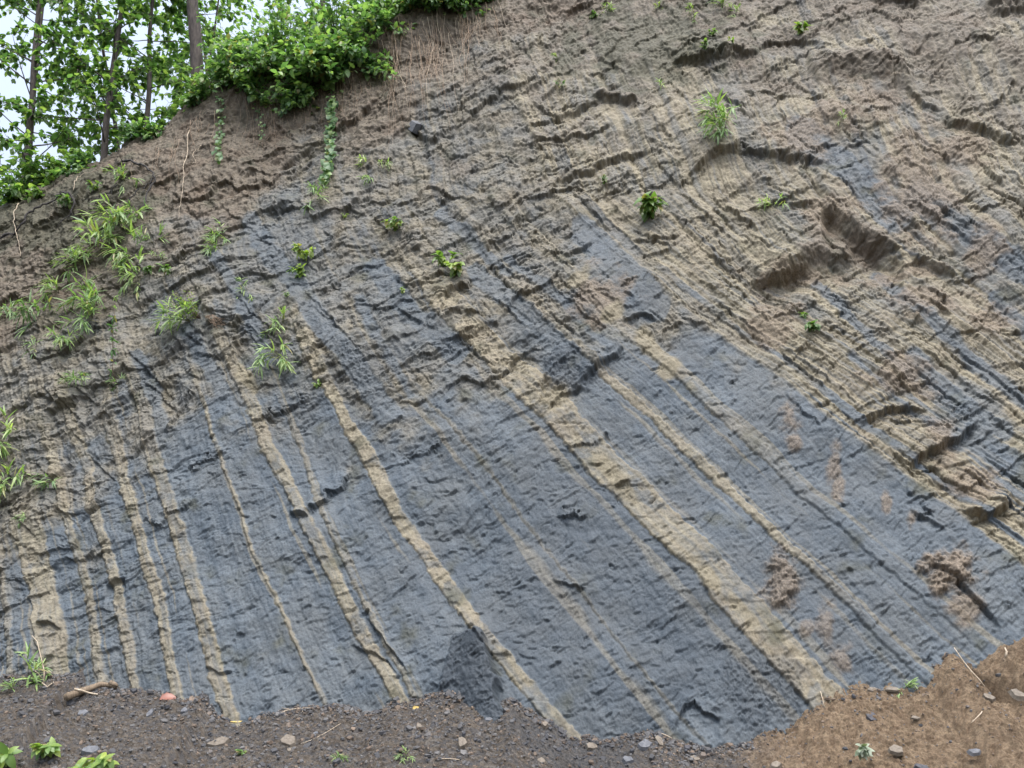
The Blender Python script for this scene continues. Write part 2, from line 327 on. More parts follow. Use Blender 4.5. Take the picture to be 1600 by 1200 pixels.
# steps along the bedding where the right-hand beds have broken away
for i in range(150):
    x0 = rr.uniform(1050, 1700); y0 = rr.uniform(180, 960)
    if x0 < float(np.interp(y0, YK, EDGE))+10: continue
    L = rr.uniform(30, 130); a = rr.uniform(.008, .03)
    N([(x0, y0), (x0+L/2, y0+.36*L+rr.uniform(-4, 4)), (x0+L, y0+.74*L)], a*.6, rr.uniform(5, 14), a*1.3, rr.uniform(3, 8), .25, 1.5, 2600+i)
# dark pile of fallen shale leaning on the foot of the face, stepped block above it
def mound(cx, cy_, rx, ry, hh, sd, p=1.0):
    a = (X-cx)/rx; b = (Y-cy_)/ry
    return hh*sstep(1.1, 0.0, (np.abs(a)**2.2+np.abs(b)**2.2)**0.5*p + 0.25*fbm(U*5, V*5, sd, 4))
shw = np.interp(Y, [984,996,1040,1095,1130], [6,24,36,46,50])
shale = sstep(1.12, .92, np.abs(X-(734+.04*(Y-1040)))/shw + .25*fbm(U*6, V*6, 700, 4))*sstep(984, 996, Y+10*fbm(U*6, V*6, 704, 3))
H += shale*.17*sstep(-1.1, .9, (X-734)/shw) + shale*.03
sh2 = sstep(1.1, 0.8, np.sqrt(((X-1190)/75)**2+((Y-1080)/62)**2)+0.5*fbm(U*5, V*5, 701, 5))
sh3 = sstep(1.2, 0.7, np.sqrt(((X-893)/42)**2+((Y-572)/40)**2)+0.5*fbm(U*5, V*5, 702, 5))
sh4 = sstep(1.2, 0.7, np.sqrt(((X-570)/60)**2+((Y-575)/42)**2)+0.5*fbm(U*5, V*5, 703, 5))
H += (shale*.55+sh2+sh3*.9+sh4*.9)*0.035*(0.45-billow(U*13, V*13, 710, 4, .7)) + sh3*0.05
smooth_wet = sstep(1.1, .3, np.sqrt(((X-980)/430)**2+((Y-930)/260)**2)+.5*fbm(U*.9, V*.9, 706, 4))*(1-tan_all)*(1-rgt)
damp = np.clip(np.maximum(np.maximum(shale*.95, sh2*.5), np.maximum(np.maximum(sh3, sh4*.7)*.5, .42*smooth_wet)), 0, 1)

# ------------------------------------------------------------------ helpers to make meshes
def link(name, me, mat=None, parent=None):
    o = bpy.data.objects.new(name, me); C.objects.link(o)
    if mat is not None and not me.materials: me.materials.append(mat)
    if parent is not None: o.parent = parent
    return o
def raw_mesh(name, co, quads=None, tris=None, smooth=True):
    me = bpy.data.meshes.new(name); co = np.asarray(co, np.float32).reshape(-1, 3)
    me.vertices.add(len(co)); me.vertices.foreach_set('co', co.ravel())
    f = []; tot = []
    if quads is not None and len(quads): f.append(np.asarray(quads, np.int32).ravel()); tot.append(np.full(len(quads), 4, np.int32))
    if tris is not None and len(tris): f.append(np.asarray(tris, np.int32).ravel()); tot.append(np.full(len(tris), 3, np.int32))
    lv = np.concatenate(f); tt = np.concatenate(tot); st = np.concatenate([[0], np.cumsum(tt)[:-1]]).astype(np.int32)
    me.loops.add(len(lv)); me.loops.foreach_set('vertex_index', lv)
    me.polygons.add(len(tt)); me.polygons.foreach_set('loop_start', st); me.polygons.foreach_set('loop_total', tt)
    me.polygons.foreach_set('use_smooth', np.full(len(tt), smooth, bool))
    me.update(calc_edges=True); return me
def grid_quads(nr, nc):
    i = np.arange(nr*nc).reshape(nr, nc)
    return np.stack([i[:-1, :-1], i[1:, :-1], i[1:, 1:], i[:-1, 1:]], -1).reshape(-1, 4)
def add_attr(me, name, arr4):
    a = me.attributes.new(name, 'FLOAT_COLOR', 'POINT'); a.data.foreach_set('color', np.asarray(arr4, np.float32).ravel())

class NT:
    """small helper to write node trees"""
    def __init__(s, name):
        s.m = bpy.data.materials.new(name); s.m.use_nodes = True; s.t = s.m.node_tree; s.t.nodes.clear()
    def n(s, typ, **kw):
        x = s.t.nodes.new(typ)
        for k, v in kw.items():
            if k.startswith('_'): setattr(x, k[1:], v)
            else: s.put(x.inputs[k.replace('__', ' ')], v)
        return x
    def put(s, sock, v):
        if isinstance(v, bpy.types.NodeSocket): s.t.links.new(v, sock)
        elif isinstance(v, tuple) and len(v) == 3 and sock.type == 'RGBA': sock.default_value = (*v, 1)
        else: sock.default_value = v
    def mix(s, f, a, b, mode='MIX'):
        x = s.t.nodes.new('ShaderNodeMix'); x.data_type = 'RGBA'; x.blend_type = mode
        s.put(x.inputs[0], f); s.put(x.inputs[6], a); s.put(x.inputs[7], b); return x.outputs[2]
    def noise(s, vec, scale, detail=4, rough=.55):
        x = s.n('ShaderNodeTexNoise', Vector=vec, Scale=scale, Detail=detail, Roughness=rough); return x.outputs['Fac']
    def ramp(s, f, a, b, lo=0.0, hi=1.0):
        x = s.n('ShaderNodeMapRange'); s.put(x.inputs[0], f); x.inputs[1].default_value = a; x.inputs[2].default_value = b
        x.inputs[3].default_value = lo; x.inputs[4].default_value = hi; return x.outputs[0]
    def math(s, op, a, b=0.0):
        x = s.n('ShaderNodeMath', _operation=op); s.put(x.inputs[0], a); s.put(x.inputs[1], b); return x.outputs[0]
    def out(s, sh): 
        o = s.n('ShaderNodeOutputMaterial'); s.t.links.new(sh, o.inputs[0]); return s.m

def rock_material():
    k = NT('banded_rock'); pos = k.n('ShaderNodeNewGeometry').outputs['Position']
    a1 = k.n('ShaderNodeVertexColor', _layer_name='m1'); a2 = k.n('ShaderNodeVertexColor', _layer_name='m2')
    s1 = k.n('ShaderNodeSeparateColor', Color=a1.outputs[0]); s2 = k.n('ShaderNodeSeparateColor', Color=a2.outputs[0])
    nA = k.noise(pos, 2.2, 6); nB = k.noise(pos, 14, 6, .62); nC = k.noise(pos, 55, 4, .6)
    lam = a2.outputs['Alpha']
    grey = k.mix(k.ramp(nB, .35, .65), (.050,.067,.091), (.090,.112,.143))
    grey = k.mix(k.ramp(lam, .25, .85, 0, .65), grey, (.128,.148,.176))
    grey = k.mix(k.ramp(nA, .42, .62, 0, .35), grey, (.112,.114,.114))
    tan = k.mix(k.ramp(nB, .35, .68), (.165,.142,.104), (.305,.268,.200))
    tan = k.mix(k.ramp(lam, .42, .85, .0, .75), tan, (.118,.124,.130))
    tan = k.mix(k.ramp(nA, .42, .65, 0, .4), tan, (.20,.165,.13))
    wthc = k.mix(k.ramp(nB, .35, .65), (.090,.078,.058), (.196,.172,.132))
    wthc = k.mix(k.ramp(lam, .45, .85, 0, .6), wthc, (.235,.210,.170)); wthc = k.mix(k.ramp(lam, .4, .1, 0, .6), wthc, (.075,.088,.108))
    wthc = k.mix(k.ramp(nA, .42, .60, 0, .5), wthc, (.185,.168,.148))
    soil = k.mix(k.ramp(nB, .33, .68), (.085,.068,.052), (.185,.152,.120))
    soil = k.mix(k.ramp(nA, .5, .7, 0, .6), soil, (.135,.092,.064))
    orng = k.mix(k.ramp(nC, .35, .65), (.140,.106,.080), (.225,.176,.135))
    och = k.mix(k.ramp(nB, .35, .65), (.165,.140,.098), (.235,.205,.150))
    c = k.mix(s2.outputs[0], grey, wthc)
    c = k.mix(s1.outputs[0], c, tan)
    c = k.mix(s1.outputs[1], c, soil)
    c = k.mix(k.math('MULTIPLY', a1.outputs['Alpha'], .75), c, (.062,.062,.038))
    c = k.mix(s1.outputs[2], c, orng)
    c = k.mix(s2.outputs[1], c, och)
    c = k.mix(k.math('MULTIPLY', s2.outputs[2], .9), c, (.042,.053,.070))
    c = k.mix(1.0, c, (.79,.80,.75), 'MULTIPLY')
    # grains and specks of the rock itself
    c = k.mix(k.ramp(nC, .30, .72, 0, 1), k.mix(1.0, c, (.80,.80,.80), 'MULTIPLY'), k.mix(1.0, c, (1.18,1.17,1.15), 'MULTIPLY'))
    bump = k.n('ShaderNodeBump', Strength=.4, Distance=.012, Height=k.math('ADD', nC, k.math('MULTIPLY', k.noise(pos, 130, 3), .5)))
    p = k.n('ShaderNodeBsdfPrincipled', Base__Color=c, Roughness=.72, Normal=bump.outputs[0]); p.inputs['Specular IOR Level'].default_value = .35
    return k.out(p.outputs[0])
MROCK = rock_material()

# ------------------------------------------------------------------ cliff mesh
# share the rows out along each column's real profile, so the undersides of ledges get geometry of their own
lam_ = lam; dVr = np.abs(np.diff(V, axis=0)); dHr = np.abs(np.diff(H, axis=0))
def boxblur(a, r, ax):
    a = np.moveaxis(a, ax, 0); p = np.concatenate([np.repeat(a[:1], r+1, 0), a, np.repeat(a[-1:], r, 0)], 0); c = np.cumsum(p, 0, dtype=np.float64)
    return np.moveaxis(((c[2*r+1:]-c[:-2*r-1])/(2*r+1)), 0, ax).astype(np.float32)
dens = dVr + 1.5*np.minimum(np.maximum(dHr-.6*dVr, 0), 8*dVr)
for _ in range(3): dens = boxblur(dens, 14, 1)
dens = boxblur(dens, 3, 0); cs = np.concatenate([np.zeros((1, len(xs)), np.float32), np.cumsum(dens, axis=0)], 0)
for _ in range(2): cs = boxblur(cs/cs[-1:], 30, 1)
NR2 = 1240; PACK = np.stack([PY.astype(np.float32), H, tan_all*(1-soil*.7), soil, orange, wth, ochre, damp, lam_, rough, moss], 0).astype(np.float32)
OUT = np.empty((PACK.shape[0], NR2, len(xs)), np.float32)
for i in range(len(xs)):
    fr_ = np.interp(np.linspace(0, cs[-1, i], NR2), cs[:, i], np.arange(NR)); k_ = np.minimum(fr_.astype(int), NR-2); w_ = (fr_-k_).astype(np.float32)
    OUT[:, :, i] = PACK[:, k_, i]*(1-w_)+PACK[:, k_+1, i]*w_
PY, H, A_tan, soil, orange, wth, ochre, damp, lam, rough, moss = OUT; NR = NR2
PX = np.repeat(xs[None, :], NR, 0); BASE = plane_pt(PX, PY)
U = ((BASE-P0) @ tu).astype(np.float32); V = ((BASE-P0) @ tv).astype(np.float32)
gH = np.abs(np.gradient(H, axis=0))/(np.abs(np.gradient(V, axis=0))+1e-4); wall = sstep(.6, 2.5, gH)
V2 = V+(-1.4*H if True else 0); am = (.10+.42*rough+.8*wall)
c1, _, _ = cells(U*24+fbm(U*9, V2*9, 860, 2), V2*34, 61)
dN = am*(.010*fbm(U*11, V2*11, 861, 4, .6)+.006*c1); dT = am*(.010*fbm(U*13+5, V2*13, 862, 4, .6)+.004*c1)
FACE = BASE + (H+dN)[..., None].astype(float)*_n + dT[..., None].astype(float)*tv
crest = FACE[0]
bk = (np.linspace(0, 1, NB+1)[1:][::-1]**1.7*22.0)[:, None]
back = np.repeat(crest[None], NB, 0).copy()
bn = fbm(back[..., 0]*1.0, bk*1.0+0*back[..., 1], 800, 4)
back[..., 1] += bk; back[..., 2] += 0.10*np.minimum(bk, 1.5) - 0.01*bk + 0.10*bn*np.minimum(bk, 1)
co = np.concatenate([back, FACE], 0)
def padz(a, v): return np.concatenate([np.full((NB, a.shape[1]), v, np.float32), a], 0)
me = raw_mesh('cliff', co, grid_quads(NR+NB, len(xs)))
one = np.ones((NR+NB, len(xs)), np.float32)
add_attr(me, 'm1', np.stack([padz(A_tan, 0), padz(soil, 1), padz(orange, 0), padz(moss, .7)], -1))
add_attr(me, 'm2', np.stack([padz(wth, 0), padz(ochre, 0), padz(damp, 0), padz(lam, .5)], -1))
cliff = link('cliff', me, MROCK); cliff['kind'] = 'structure'
cliff['label'] = 'steep cut bank of tilted blue grey mudstone and tan sandstone beds'

def face_pt(px, py, out=0.0):
    """point on the finished face seen at a picture position"""
    i = int(np.clip(np.searchsorted(xs, px), 1, len(xs)-1)); c0 = cy[i]
    j = int(np.clip(np.searchsorted(PY[:, i], py), 0, NR-1))
    return FACE[j, i] + _n*out

# ------------------------------------------------------------------ talus and ground
CX = [-700,-200,0,70,125,132,250,320,342,380,450,520,580,620,700,740,780,800,830,890,940,1020,1060,1110,1180,1230,1275,1330,1380,1440,1456,1480,1495,1515,1550,1570,1600,1800,2400]
CYv = [1040,1055,1056,1052,1050,1074,1080,1086,1114,1122,1106,1102,1110,1092,1082,1086,1096,1092,1112,1146,1156,1142,1160,1172,1152,1136,1092,1072,1078,1062,1030,1014,1022,1034,1002,992,986,940,900]
tx = np.concatenate([np.arange(-620, -60, 8.0), np.arange(-60, 1660, 1.3), np.arange(1660, 2220, 8.0)])
contact = np.interp(tx, CX, CYv)
contact = contact + 5*fbm(tx/40.0, tx*0+.3, 900, 4)
ci = np.clip(np.searchsorted(xs, tx), 0, len(xs)-1)
cj = np.clip(np.round((contact-cy[ci])/(1235-cy[ci])*(NR-1)).astype(int), 0, NR-1)
CP = plane_pt(tx, contact)
dd = np.concatenate([np.linspace(-0.45, 2.1, 400), 2.1+np.linspace(0, 1, 40)[1:]**2*16])
D = np.repeat(dd[:, None], len(tx), 1); TX = np.repeat(tx[None], len(dd), 0)
sl = np.interp(tx, [-600,0,400,1100,1250,1500,2200], [.50,.52,.50,.50,.62,.70,.70])
Z = CP[None, :, 2] - sl[None]*D
zf = 0.02
Z = zf + np.logaddexp(0, (Z-zf)/0.10)*0.10
TP = np.stack([CP[None, :, 0]+0*D, CP[None, :, 1]-D, Z], -1)
bmask = sstep(1120, 1240, TX+60*fbm(TP[..., 0]*1.2, TP[..., 1]*1.2, 905, 4))
tu_, tv_ = TP[..., 0].astype(np.float32), (D*1.15).astype(np.float32)
g1, rid1, b1 = cells(tu_*26, tv_*34, 41); g2, rid2, b2 = cells(tu_*60, tv_*75, 42)
th = 0.05*fbm(tu_*1.4, tv_*1.4, 910, 4) + 0.02*fbm(tu_*7, tv_*7, 915, 4) + (1-.6*bmask)*(0.016*g1*(rid1 > .45) + 0.008*g2) + bmask*(0.045*(.4-billow(tu_*9, tv_*9, 920, 6, .66))+.012*g1*(rid1 > .6)+.035*fbm(tu_*4, tv_*4, 925, 4))
# a small scarp with a rut behind it, at the right
rutx = np.interp(D, [0, .25, .5, .8, 1.2, 2], [1480, 1520, 1545, 1530, 1520, 1500])
th += -0.10*sstep(14, 0, np.abs(TX-rutx))*sstep(0.05, .2, D)*sstep(1.6, 1.0, D) + 0.16*sstep(0, 60, TX-rutx)*sstep(0, .3, D)*sstep(2.0, 1.4, D)
TP = TP + th[..., None]*np.array([0, -.45, .89])
me = raw_mesh('ground', TP, grid_quads(len(dd), len(tx)))
dark = np.clip(sstep(1.1, .6, np.sqrt(((TX-900)/110)**2+((D-.25)/.35)**2)+.5*fbm(tu_*3, tv_*3, 930, 4)), 0, 1)
add_attr(me, 'm1', np.stack([bmask, rid1, dark*(1-bmask), np.ones_like(D)], -1))
def talus_material():
    k = NT('talus_debris'); pos = k.n('ShaderNodeNewGeometry').outputs['Position']
    s1 = k.n('ShaderNodeSeparateColor', Color=k.n('ShaderNodeVertexColor', _layer_name='m1').outputs[0])
    nB = k.noise(pos, 16, 6, .65); nC = k.noise(pos, 70, 4, .6)
    g = k.mix(k.ramp(nB, .35, .66), (.078,.062,.049), (.180,.150,.122))
    g = k.mix(k.ramp(s1.outputs[1], .72, .95, 0, .7), g, (.20,.185,.175))
    g = k.mix(k.ramp(s1.outputs[1], .46, .36, 0, .5), g, (.085,.088,.098))
    b = k.mix(k.ramp(nB, .35, .66), (.185,.124,.078), (.320,.232,.152))
    c = k.mix(s1.outputs[0], g, b); c = k.mix(k.math('MULTIPLY', s1.outputs[2], .5), c, (.09,.093,.10))
    c = k.mix(k.ramp(nC, .3, .7), k.mix(1.0, c, (.32,.33,.33), 'MULTIPLY'), k.mix(1.0, c, (.64,.65,.64), 'MULTIPLY'))
    bump = k.n('ShaderNodeBump', Strength=.6, Distance=.012, Height=nC)
    p = k.n('ShaderNodeBsdfPrincipled', Base__Color=c, Roughness=.85, Normal=bump.outputs[0]); p.inputs['Specular IOR Level'].default_value = .25
    return k.out(p.outputs[0])
MTAL = talus_material()
ground = link('ground', me, MTAL); ground['kind'] = 'structure'; ground['label'] = 'slope of fallen shale chips and brown earth along the foot of the bank'

# ------------------------------------------------------------------ builders for growing things
class Tubes:
    def __init__(s): s.co = []; s.q = []; s.n = 0
    def add(s, pts, rad, seg=6):
        pts = np.asarray(pts, float); n = len(pts); rad = np.broadcast_to(np.asarray(rad, float), (n,))
        t = np.gradient(pts, axis=0); t /= np.linalg.norm(t, axis=1)[:, None]+1e-9
        ref = np.array([.3, 1, .1]) if abs(t[0][1]) < .8 else np.array([1, .1, .2])
        a = np.cross(t, ref); a /= np.linalg.norm(a, axis=1)[:, None]+1e-9; b = np.cross(t, a)
        th = np.arange(seg)/seg*2*np.pi
        ring = pts[:, None]+rad[:, None, None]*(np.cos(th)[None, :, None]*a[:, None]+np.sin(th)[None, :, None]*b[:, None])
        i = np.arange(n*seg).reshape(n, seg)+s.n; j = np.roll(i, -1, 1)
        s.co.append(ring.reshape(-1, 3)); s.q.append(np.stack([i[:-1], j[:-1], j[1:], i[1:]], -1).reshape(-1, 4))
        for e, r_ in ((0, -1), (-1, 1)):
            c = s.n+n*seg+(0 if e == 0 else 1)
        s.n += n*seg
        s.co.append(np.array([pts[0], pts[-1]])); k0, k1 = s.n, s.n+1; s.n += 2
        f0, f1 = i[0], i[-1]
        s.q.append(np.stack([f0, np.roll(f0, -1), np.full(seg, k0), np.full(seg, k0)], -1)[:0])
        s.cap = getattr(s, 'cap', []); s.cap.append(np.stack([np.roll(f0, -1), f0, np.full(seg, k0)], -1)); s.cap.append(np.stack([f1, np.roll(f1, -1), np.full(seg, k1)], -1))
    def build(s, name, mat, parent=None, origin=None):
        co = np.concatenate(s.co)-(np.zeros(3) if origin is None else origin)
        return link(name, raw_mesh(name, co, np.concatenate(s.q), np.concatenate(s.cap)), mat, parent)
PROFILE = {'broad': ([0, .12, .38, .68, .88, 1], [.02, .62, 1, .78, .36, .0]),
           'heart': ([0, .06, .28, .60, .85, 1], [.25, .85, 1, .72, .30, .0]),
           'lance': ([0, .10, .35, .70, .90, 1], [.12, .7, 1, .65, .28, .0])}
class Leaves:
    def __init__(s, kind='broad'): s.kind = kind; s.p = []
    def add(s, pos, d, up, L, Wd, droop=.25, fold=.25, tone=None):
        s.p.append((*pos, *d, *up, L, Wd, droop, fold, random.random() if tone is None else tone, random.random()))
    def build(s, name, mat, parent=None, origin=None):
        A = np.array(s.p, float); n = len(A); tt, ww = PROFILE[s.kind]; m = len(tt)
        if origin is not None: A[:, 0:3] -= origin
        d = A[:, 3:6]; d /= np.linalg.norm(d, axis=1)[:, None]+1e-9
        side = np.cross(d, A[:, 6:9]); side /= np.linalg.norm(side, axis=1)[:, None]+1e-9; nn = np.cross(side, d)
        L, Wd, dr, fo = A[:, 9], A[:, 10], A[:, 11], A[:, 12]
        rows = []
        for k in range(m):
            t = tt[k]; c = A[:, 0:3]+d*(L*t*(1-.25*dr*t))[:, None]-nn*(L*dr*t*t)[:, None]
            w = (Wd*.5*ww[k])
            rows.append(np.stack([c-side*w[:, None]+nn*(w*fo)[:, None], c, c+side*w[:, None]+nn*(w*fo)[:, None]], 1))
        co = np.stack(rows, 1).reshape(n, m*3, 3)
        q = []
        for k in range(m-1):
            for e in (0, 1): q.append([k*3+e, k*3+e+1, k*3+e+4, k*3+e+3])
        q = (np.array(q)[None]+(np.arange(n)*m*3)[:, None, None]).reshape(-1, 4)
        me = raw_mesh(name, co.reshape(-1, 3), q)
        col = np.repeat(np.stack([A[:, 13], A[:, 14], A[:, 13], np.ones(n)], -1)[:, None], m*3, 1)
        add_attr(me, 'm1', col.reshape(-1, 4)); return link(name, me, mat, parent)
def leaf_mat(name, dark, mid, light, trans=.35, gloss=.4):
    k = NT(name); a = k.n('ShaderNodeVertexColor', _layer_name='m1'); sp = k.n('ShaderNodeSeparateColor', Color=a.outputs[0])
    c = k.mix(k.ramp(sp.outputs[0], 0, .55), dark, mid); c = k.mix(k.ramp(sp.outputs[0], .55, 1), c, light)
    if 'blade' in name or 'seedling' in name or 'bush' in name: c = k.mix(k.ramp(sp.outputs[1], .93, .96, 0, .85), c, (.26,.19,.09))     # a few dying leaves
    pos = k.n('ShaderNodeNewGeometry').outputs['Position']
    c = k.mix(k.ramp(k.noise(pos, 25, 2), .35, .65, 0, .35), c, mid)
    p = k.n('ShaderNodeBsdfPrincipled', Base__Color=c, Roughness=gloss)
    t = k.n('ShaderNodeBsdfTranslucent', Color=k.mix(1.0, c, (1.5,1.7,.75), 'MULTIPLY'))
    mx = k.n('ShaderNodeMixShader', Fac=trans); k.t.links.new(p.outputs[0], mx.inputs[1]); k.t.links.new(t.outputs[0], mx.inputs[2])
    return k.out(mx.outputs[0])
def bark_mat(name, c0, c1, sc=30):
    k = NT(name); pos = k.n('ShaderNodeNewGeometry').outputs['Position']
    mp = k.n('ShaderNodeMapping', Vector=pos); mp.inputs['Scale'].default_value = (1, 1, .25)
    n = k.noise(mp.outputs[0], sc, 5, .6)
    bump = k.n('ShaderNodeBump', Strength=.7, Distance=.01, Height=n)
    return k.out(k.n('ShaderNodeBsdfPrincipled', Base__Color=k.mix(k.ramp(n, .35, .65), c0, c1), Roughness=.85, Normal=bump.outputs[0]).outputs[0])
ML_TREE = leaf_mat('tree_leaf', (.045,.095,.040), (.105,.185,.070), (.240,.310,.100), .6)
ML_BUSH = leaf_mat('bush_leaf', (.045,.110,.048), (.125,.225,.095), (.270,.380,.140), .42)
ML_GRASS = leaf_mat('blade_leaf', (.075,.150,.065), (.190,.290,.110), (.400,.480,.180), .35)
ML_SEED = leaf_mat('seedling_leaf', (.060,.130,.035), (.130,.220,.055), (.330,.400,.080), .35)
ML_PALE = leaf_mat('pale_leaf', (.10,.15,.08), (.20,.24,.17), (.32,.35,.29), .2)
MBARK = bark_mat('bark', (.040,.032,.030), (.110,.090,.078))
MSTEM = bark_mat('stem', (.060,.075,.030), (.130,.130,.060), 60)
MTWIG = bark_mat('twig', (.10,.075,.05), (.20,.150,.10), 60)
MROOT = bark_mat('fine_root', (.20,.135,.090), (.36,.27,.19), 60)
MROOTP = bark_mat('pale_root', (.30,.24,.17), (.50,.42,.32), 60)
MDARK = bark_mat('dark_root', (.016,.015,.016), (.045,.040,.036), 50)
def tag(o, label, cat, group=None):
    o['label'] = label; o['category'] = cat
    if group: o['group'] = group
    return o
def empty(name, loc):
    o = bpy.data.objects.new(name, None); C.objects.link(o); o.location = [float(v) for v in loc]; o.empty_display_size = .1; return o
def nrm(v): v = np.asarray(v, float); return v/(np.linalg.norm(v)+1e-9)
def rv(a=1.0): return np.array([random.uniform(-a, a) for _ in range(3)])
UP = np.array([0, 0, 1.0])
def curve(p, d, L, n, bend=-.3, wob=.15):
    pts = [np.array(p, float)]; d = nrm(d)
    for _ in range(n-1):
        d = nrm(d+UP*bend/n+rv(wob)/1.0); pts.append(pts[-1]+d*L/(n-1))
    return np.array(pts)
def crest_pt(px, backd=0.0, sink=.08):
    i = int(np.clip(np.searchsorted(xs, px), 0, len(xs)-1)); c = co[:NB+1, i]       # rows run from far back to the crest
    j = int(np.argmin(np.abs((c[:, 1]-c[-1, 1])-backd))); return c[j]-UP*sink

# ------------------------------------------------------------------ trees on top of the bank
def tree(px, backd, h, rad, lean, label, nl=24, seed=0, leafs=1.0, lo=.06, LL=(.07, .135), fork=None):
    random.seed(seed); b = crest_pt(px, backd); root = empty('tree', b); tag(root, label, 'tree', 'trees on top of the bank')
    pts = [b-UP*.15]; d = nrm(UP+np.array([lean-.10, 0, 0])); lean -= .10
    for i in range(12):
        d = nrm(d+np.array([random.uniform(-.07, .07)+lean*.05, random.uniform(-.05, .05), .1])); pts.append(pts[-1]+d*h/12)
    pts = np.array(pts); f = np.linspace(0, 1, 13); tb = Tubes(); tb.add(pts, rad*(1-.72*f), 10)
    lb = Tubes(); lv = Leaves('broad')
    def limb(p, d, L, r, leaves=True):
        c = curve(p, d, L, 7, -.15, .10); lb.add(c, np.linspace(r, r*.3, 7), 6)
        for k in range(3, 7):
            for q in range(2):
                dd_ = nrm((c[k]-c[k-1])/L*3+rv(1.0)+UP*.05); tw = curve(c[k], dd_, random.uniform(.22, .5), 4, -.35, .12); lb.add(tw, np.linspace(r*.3, .003, 4), 4)
                for m in range(int(11*leafs)):
                    a = tw[random.randint(1, 3)]; ld = nrm(nrm(tw[-1]-tw[0])*.6+rv(.9)+UP*random.uniform(-.55, .15))
                    l = random.uniform(*LL); lv.add(a, ld, UP+rv(.45), l, l*random.uniform(.52, .68), random.uniform(.1, .45), .2)
    for i in range(nl):
        t = lo+(1-lo)*(i+random.random())/nl; p = pts[0]+0; x_ = t*12; k = int(min(x_, 11.99)); p = pts[k]+(pts[k+1]-pts[k])*(x_-k)
        az = i*2.4+random.uniform(-.5, .5); limb(p, [math.cos(az), math.sin(az)*.8, random.uniform(.1, .7)], random.uniform(.6, 1.35)*(1-.35*t), rad*.25*(1-.5*t))
    tb.build('trunk', MBARK, root, b); lb.build('branches', MBARK, root, b); lv.build('crown', ML_TREE, root, b)
    return root
tree(2, .5, 6.5, .060, .02, 'thin dark tree at the far left edge of the photo', 24, 1, 1.3)
tree(127, .5, 6.5, .055, .03, 'slim straight dark tree rising from the crest, second trunk from the left edge', 34, 2, 1.6)
tree(186, .8, 6.0, .045, .10, 'slim leaning tree just left of the thick bare trunk', 24, 3, 1.2)
tree(303, .35, 8.0, .105, .03, 'thickest tree, bare grey brown trunk standing at the edge beside the bushes', 26, 4, .8, .30)
tree(272, 1.3, 5.0, .026, .0, 'thin pole like sapling close to the left of the thick bare trunk', 15, 5, .8)
tree(-85, 1.6, 6.5, .06, .03, 'tree cut off by the left edge, behind the others', 22, 6, 1.2)
tree(62, 2.4, 6.0, .05, .0, 'leafy tree set back between the edge tree and the slim straight one', 26, 7, 1.5)
tree(235, 3.2, 6.0, .05, -.03, 'pale tree set well back, seen between the leaning tree and the thick trunk', 18, 8, 1.0)
tree(150, 4.5, 7.0, .05, .0, 'farthest tree, seen through the leaves of the slim straight one', 24, 9, 1.2)
tree(452, 2.2, 7.0, .07, .02, 'dark tree standing behind the middle of the bushes', 24, 10, 1.1, .15)
tree(590, 2.6, 7.0, .07, .0, 'dark tree behind the upper right end of the bushes', 24, 11, 1.1, .15)

# ------------------------------------------------------------------ bushes along the crest
def bush(px, py, r, label, seed, backd=0.0, hang=.0, n=50, kind='broad', LL=(.06, .115), mat=None, squash=.8):
    random.seed(seed); b = crest_pt(px, backd, .05) if py is None else face_pt(px, py, .0)-_n*.05
    root = empty('bush', b); tag(root, label, 'bush', 'bushes along the top edge of the bank')
    tb = Tubes(); lv = Leaves(kind)
    for i in range(n):
        az = random.uniform(0, 2*math.pi); el = random.uniform(-.25, 1.45)
        d = np.array([math.cos(az)*math.cos(el), math.sin(az)*math.cos(el)-.25-hang*.4, math.sin(el)*1.15-hang*.35])
        L = r*1.35*random.uniform(.6, 1.25)*(1.55 if random.random() < .13 else 1); c = curve(b, d, L, 7, -.25-hang*1.0, .13); tb.add(c, np.linspace(.008, .002, 7), 4)
        for k in range(2, 7):
            for q in range(random.randint(4, 7)):
                a = c[k]+rv(.05); l = random.uniform(*LL)
                out = nrm(a-b); ld = nrm(out*.5+rv(.8)+UP*random.uniform(-.5, .1)+np.array([0, -.25, 0]))
                l *= random.uniform(.65, 1.25); lv.add(a, ld, UP+rv(.45)-np.array([0, .35, 0]), l, l*random.uniform(.5, .7), random.uniform(.1, .5), .2, min(1, max(0, random.gauss(.52, .27)+.25*(k > 5))))
    tb.build('stems', MSTEM, root, b); lv.build('foliage', mat or ML_BUSH, root, b); return root
bush(350, 140, .34, 'small dark bush at the left end of the thicket, right of the thick bare trunk', 21, hang=.1)
bush(386, 134, .44, 'leafy bush overhanging the red earth bank, second from the left of the thicket', 22, hang=.15, n=60)
bush(436, 132, .46, 'broad leaved bush in the lower front of the thicket, above the red earth', 23, hang=.25, n=66)
bush(500, 132, .46, 'large leaved bush hanging lowest over the bank, above the long vine', 24, hang=.45, n=66, LL=(.08, .15))
bush(548, 112, .42, 'bush with big pale leaves at the front right of the long vine', 25, hang=.35, n=56, LL=(.07, .13))
bush(596, 66, .38, 'bright bush halfway up the right hand end of the thicket', 26, hang=.2, n=56)
bush(650, 24, .33, 'bush with narrow shoots above the curtain of roots', 27, hang=.25, n=44)
bush(702, 2, .30, 'low bush at the upper right end of the thicket by the top of the photo', 28, hang=.2, n=36)
bush(755, -28, .32, 'bush hardly showing at the top edge of the photo, farthest right of the thicket', 29, hang=.3, n=36)
bush(400, None, .75, 'rounded bush at the back left of the thicket against the sky', 30, .5, n=60)
bush(455, None, .85, 'tall bush at the back of the thicket, left of centre', 31, .55, n=72)
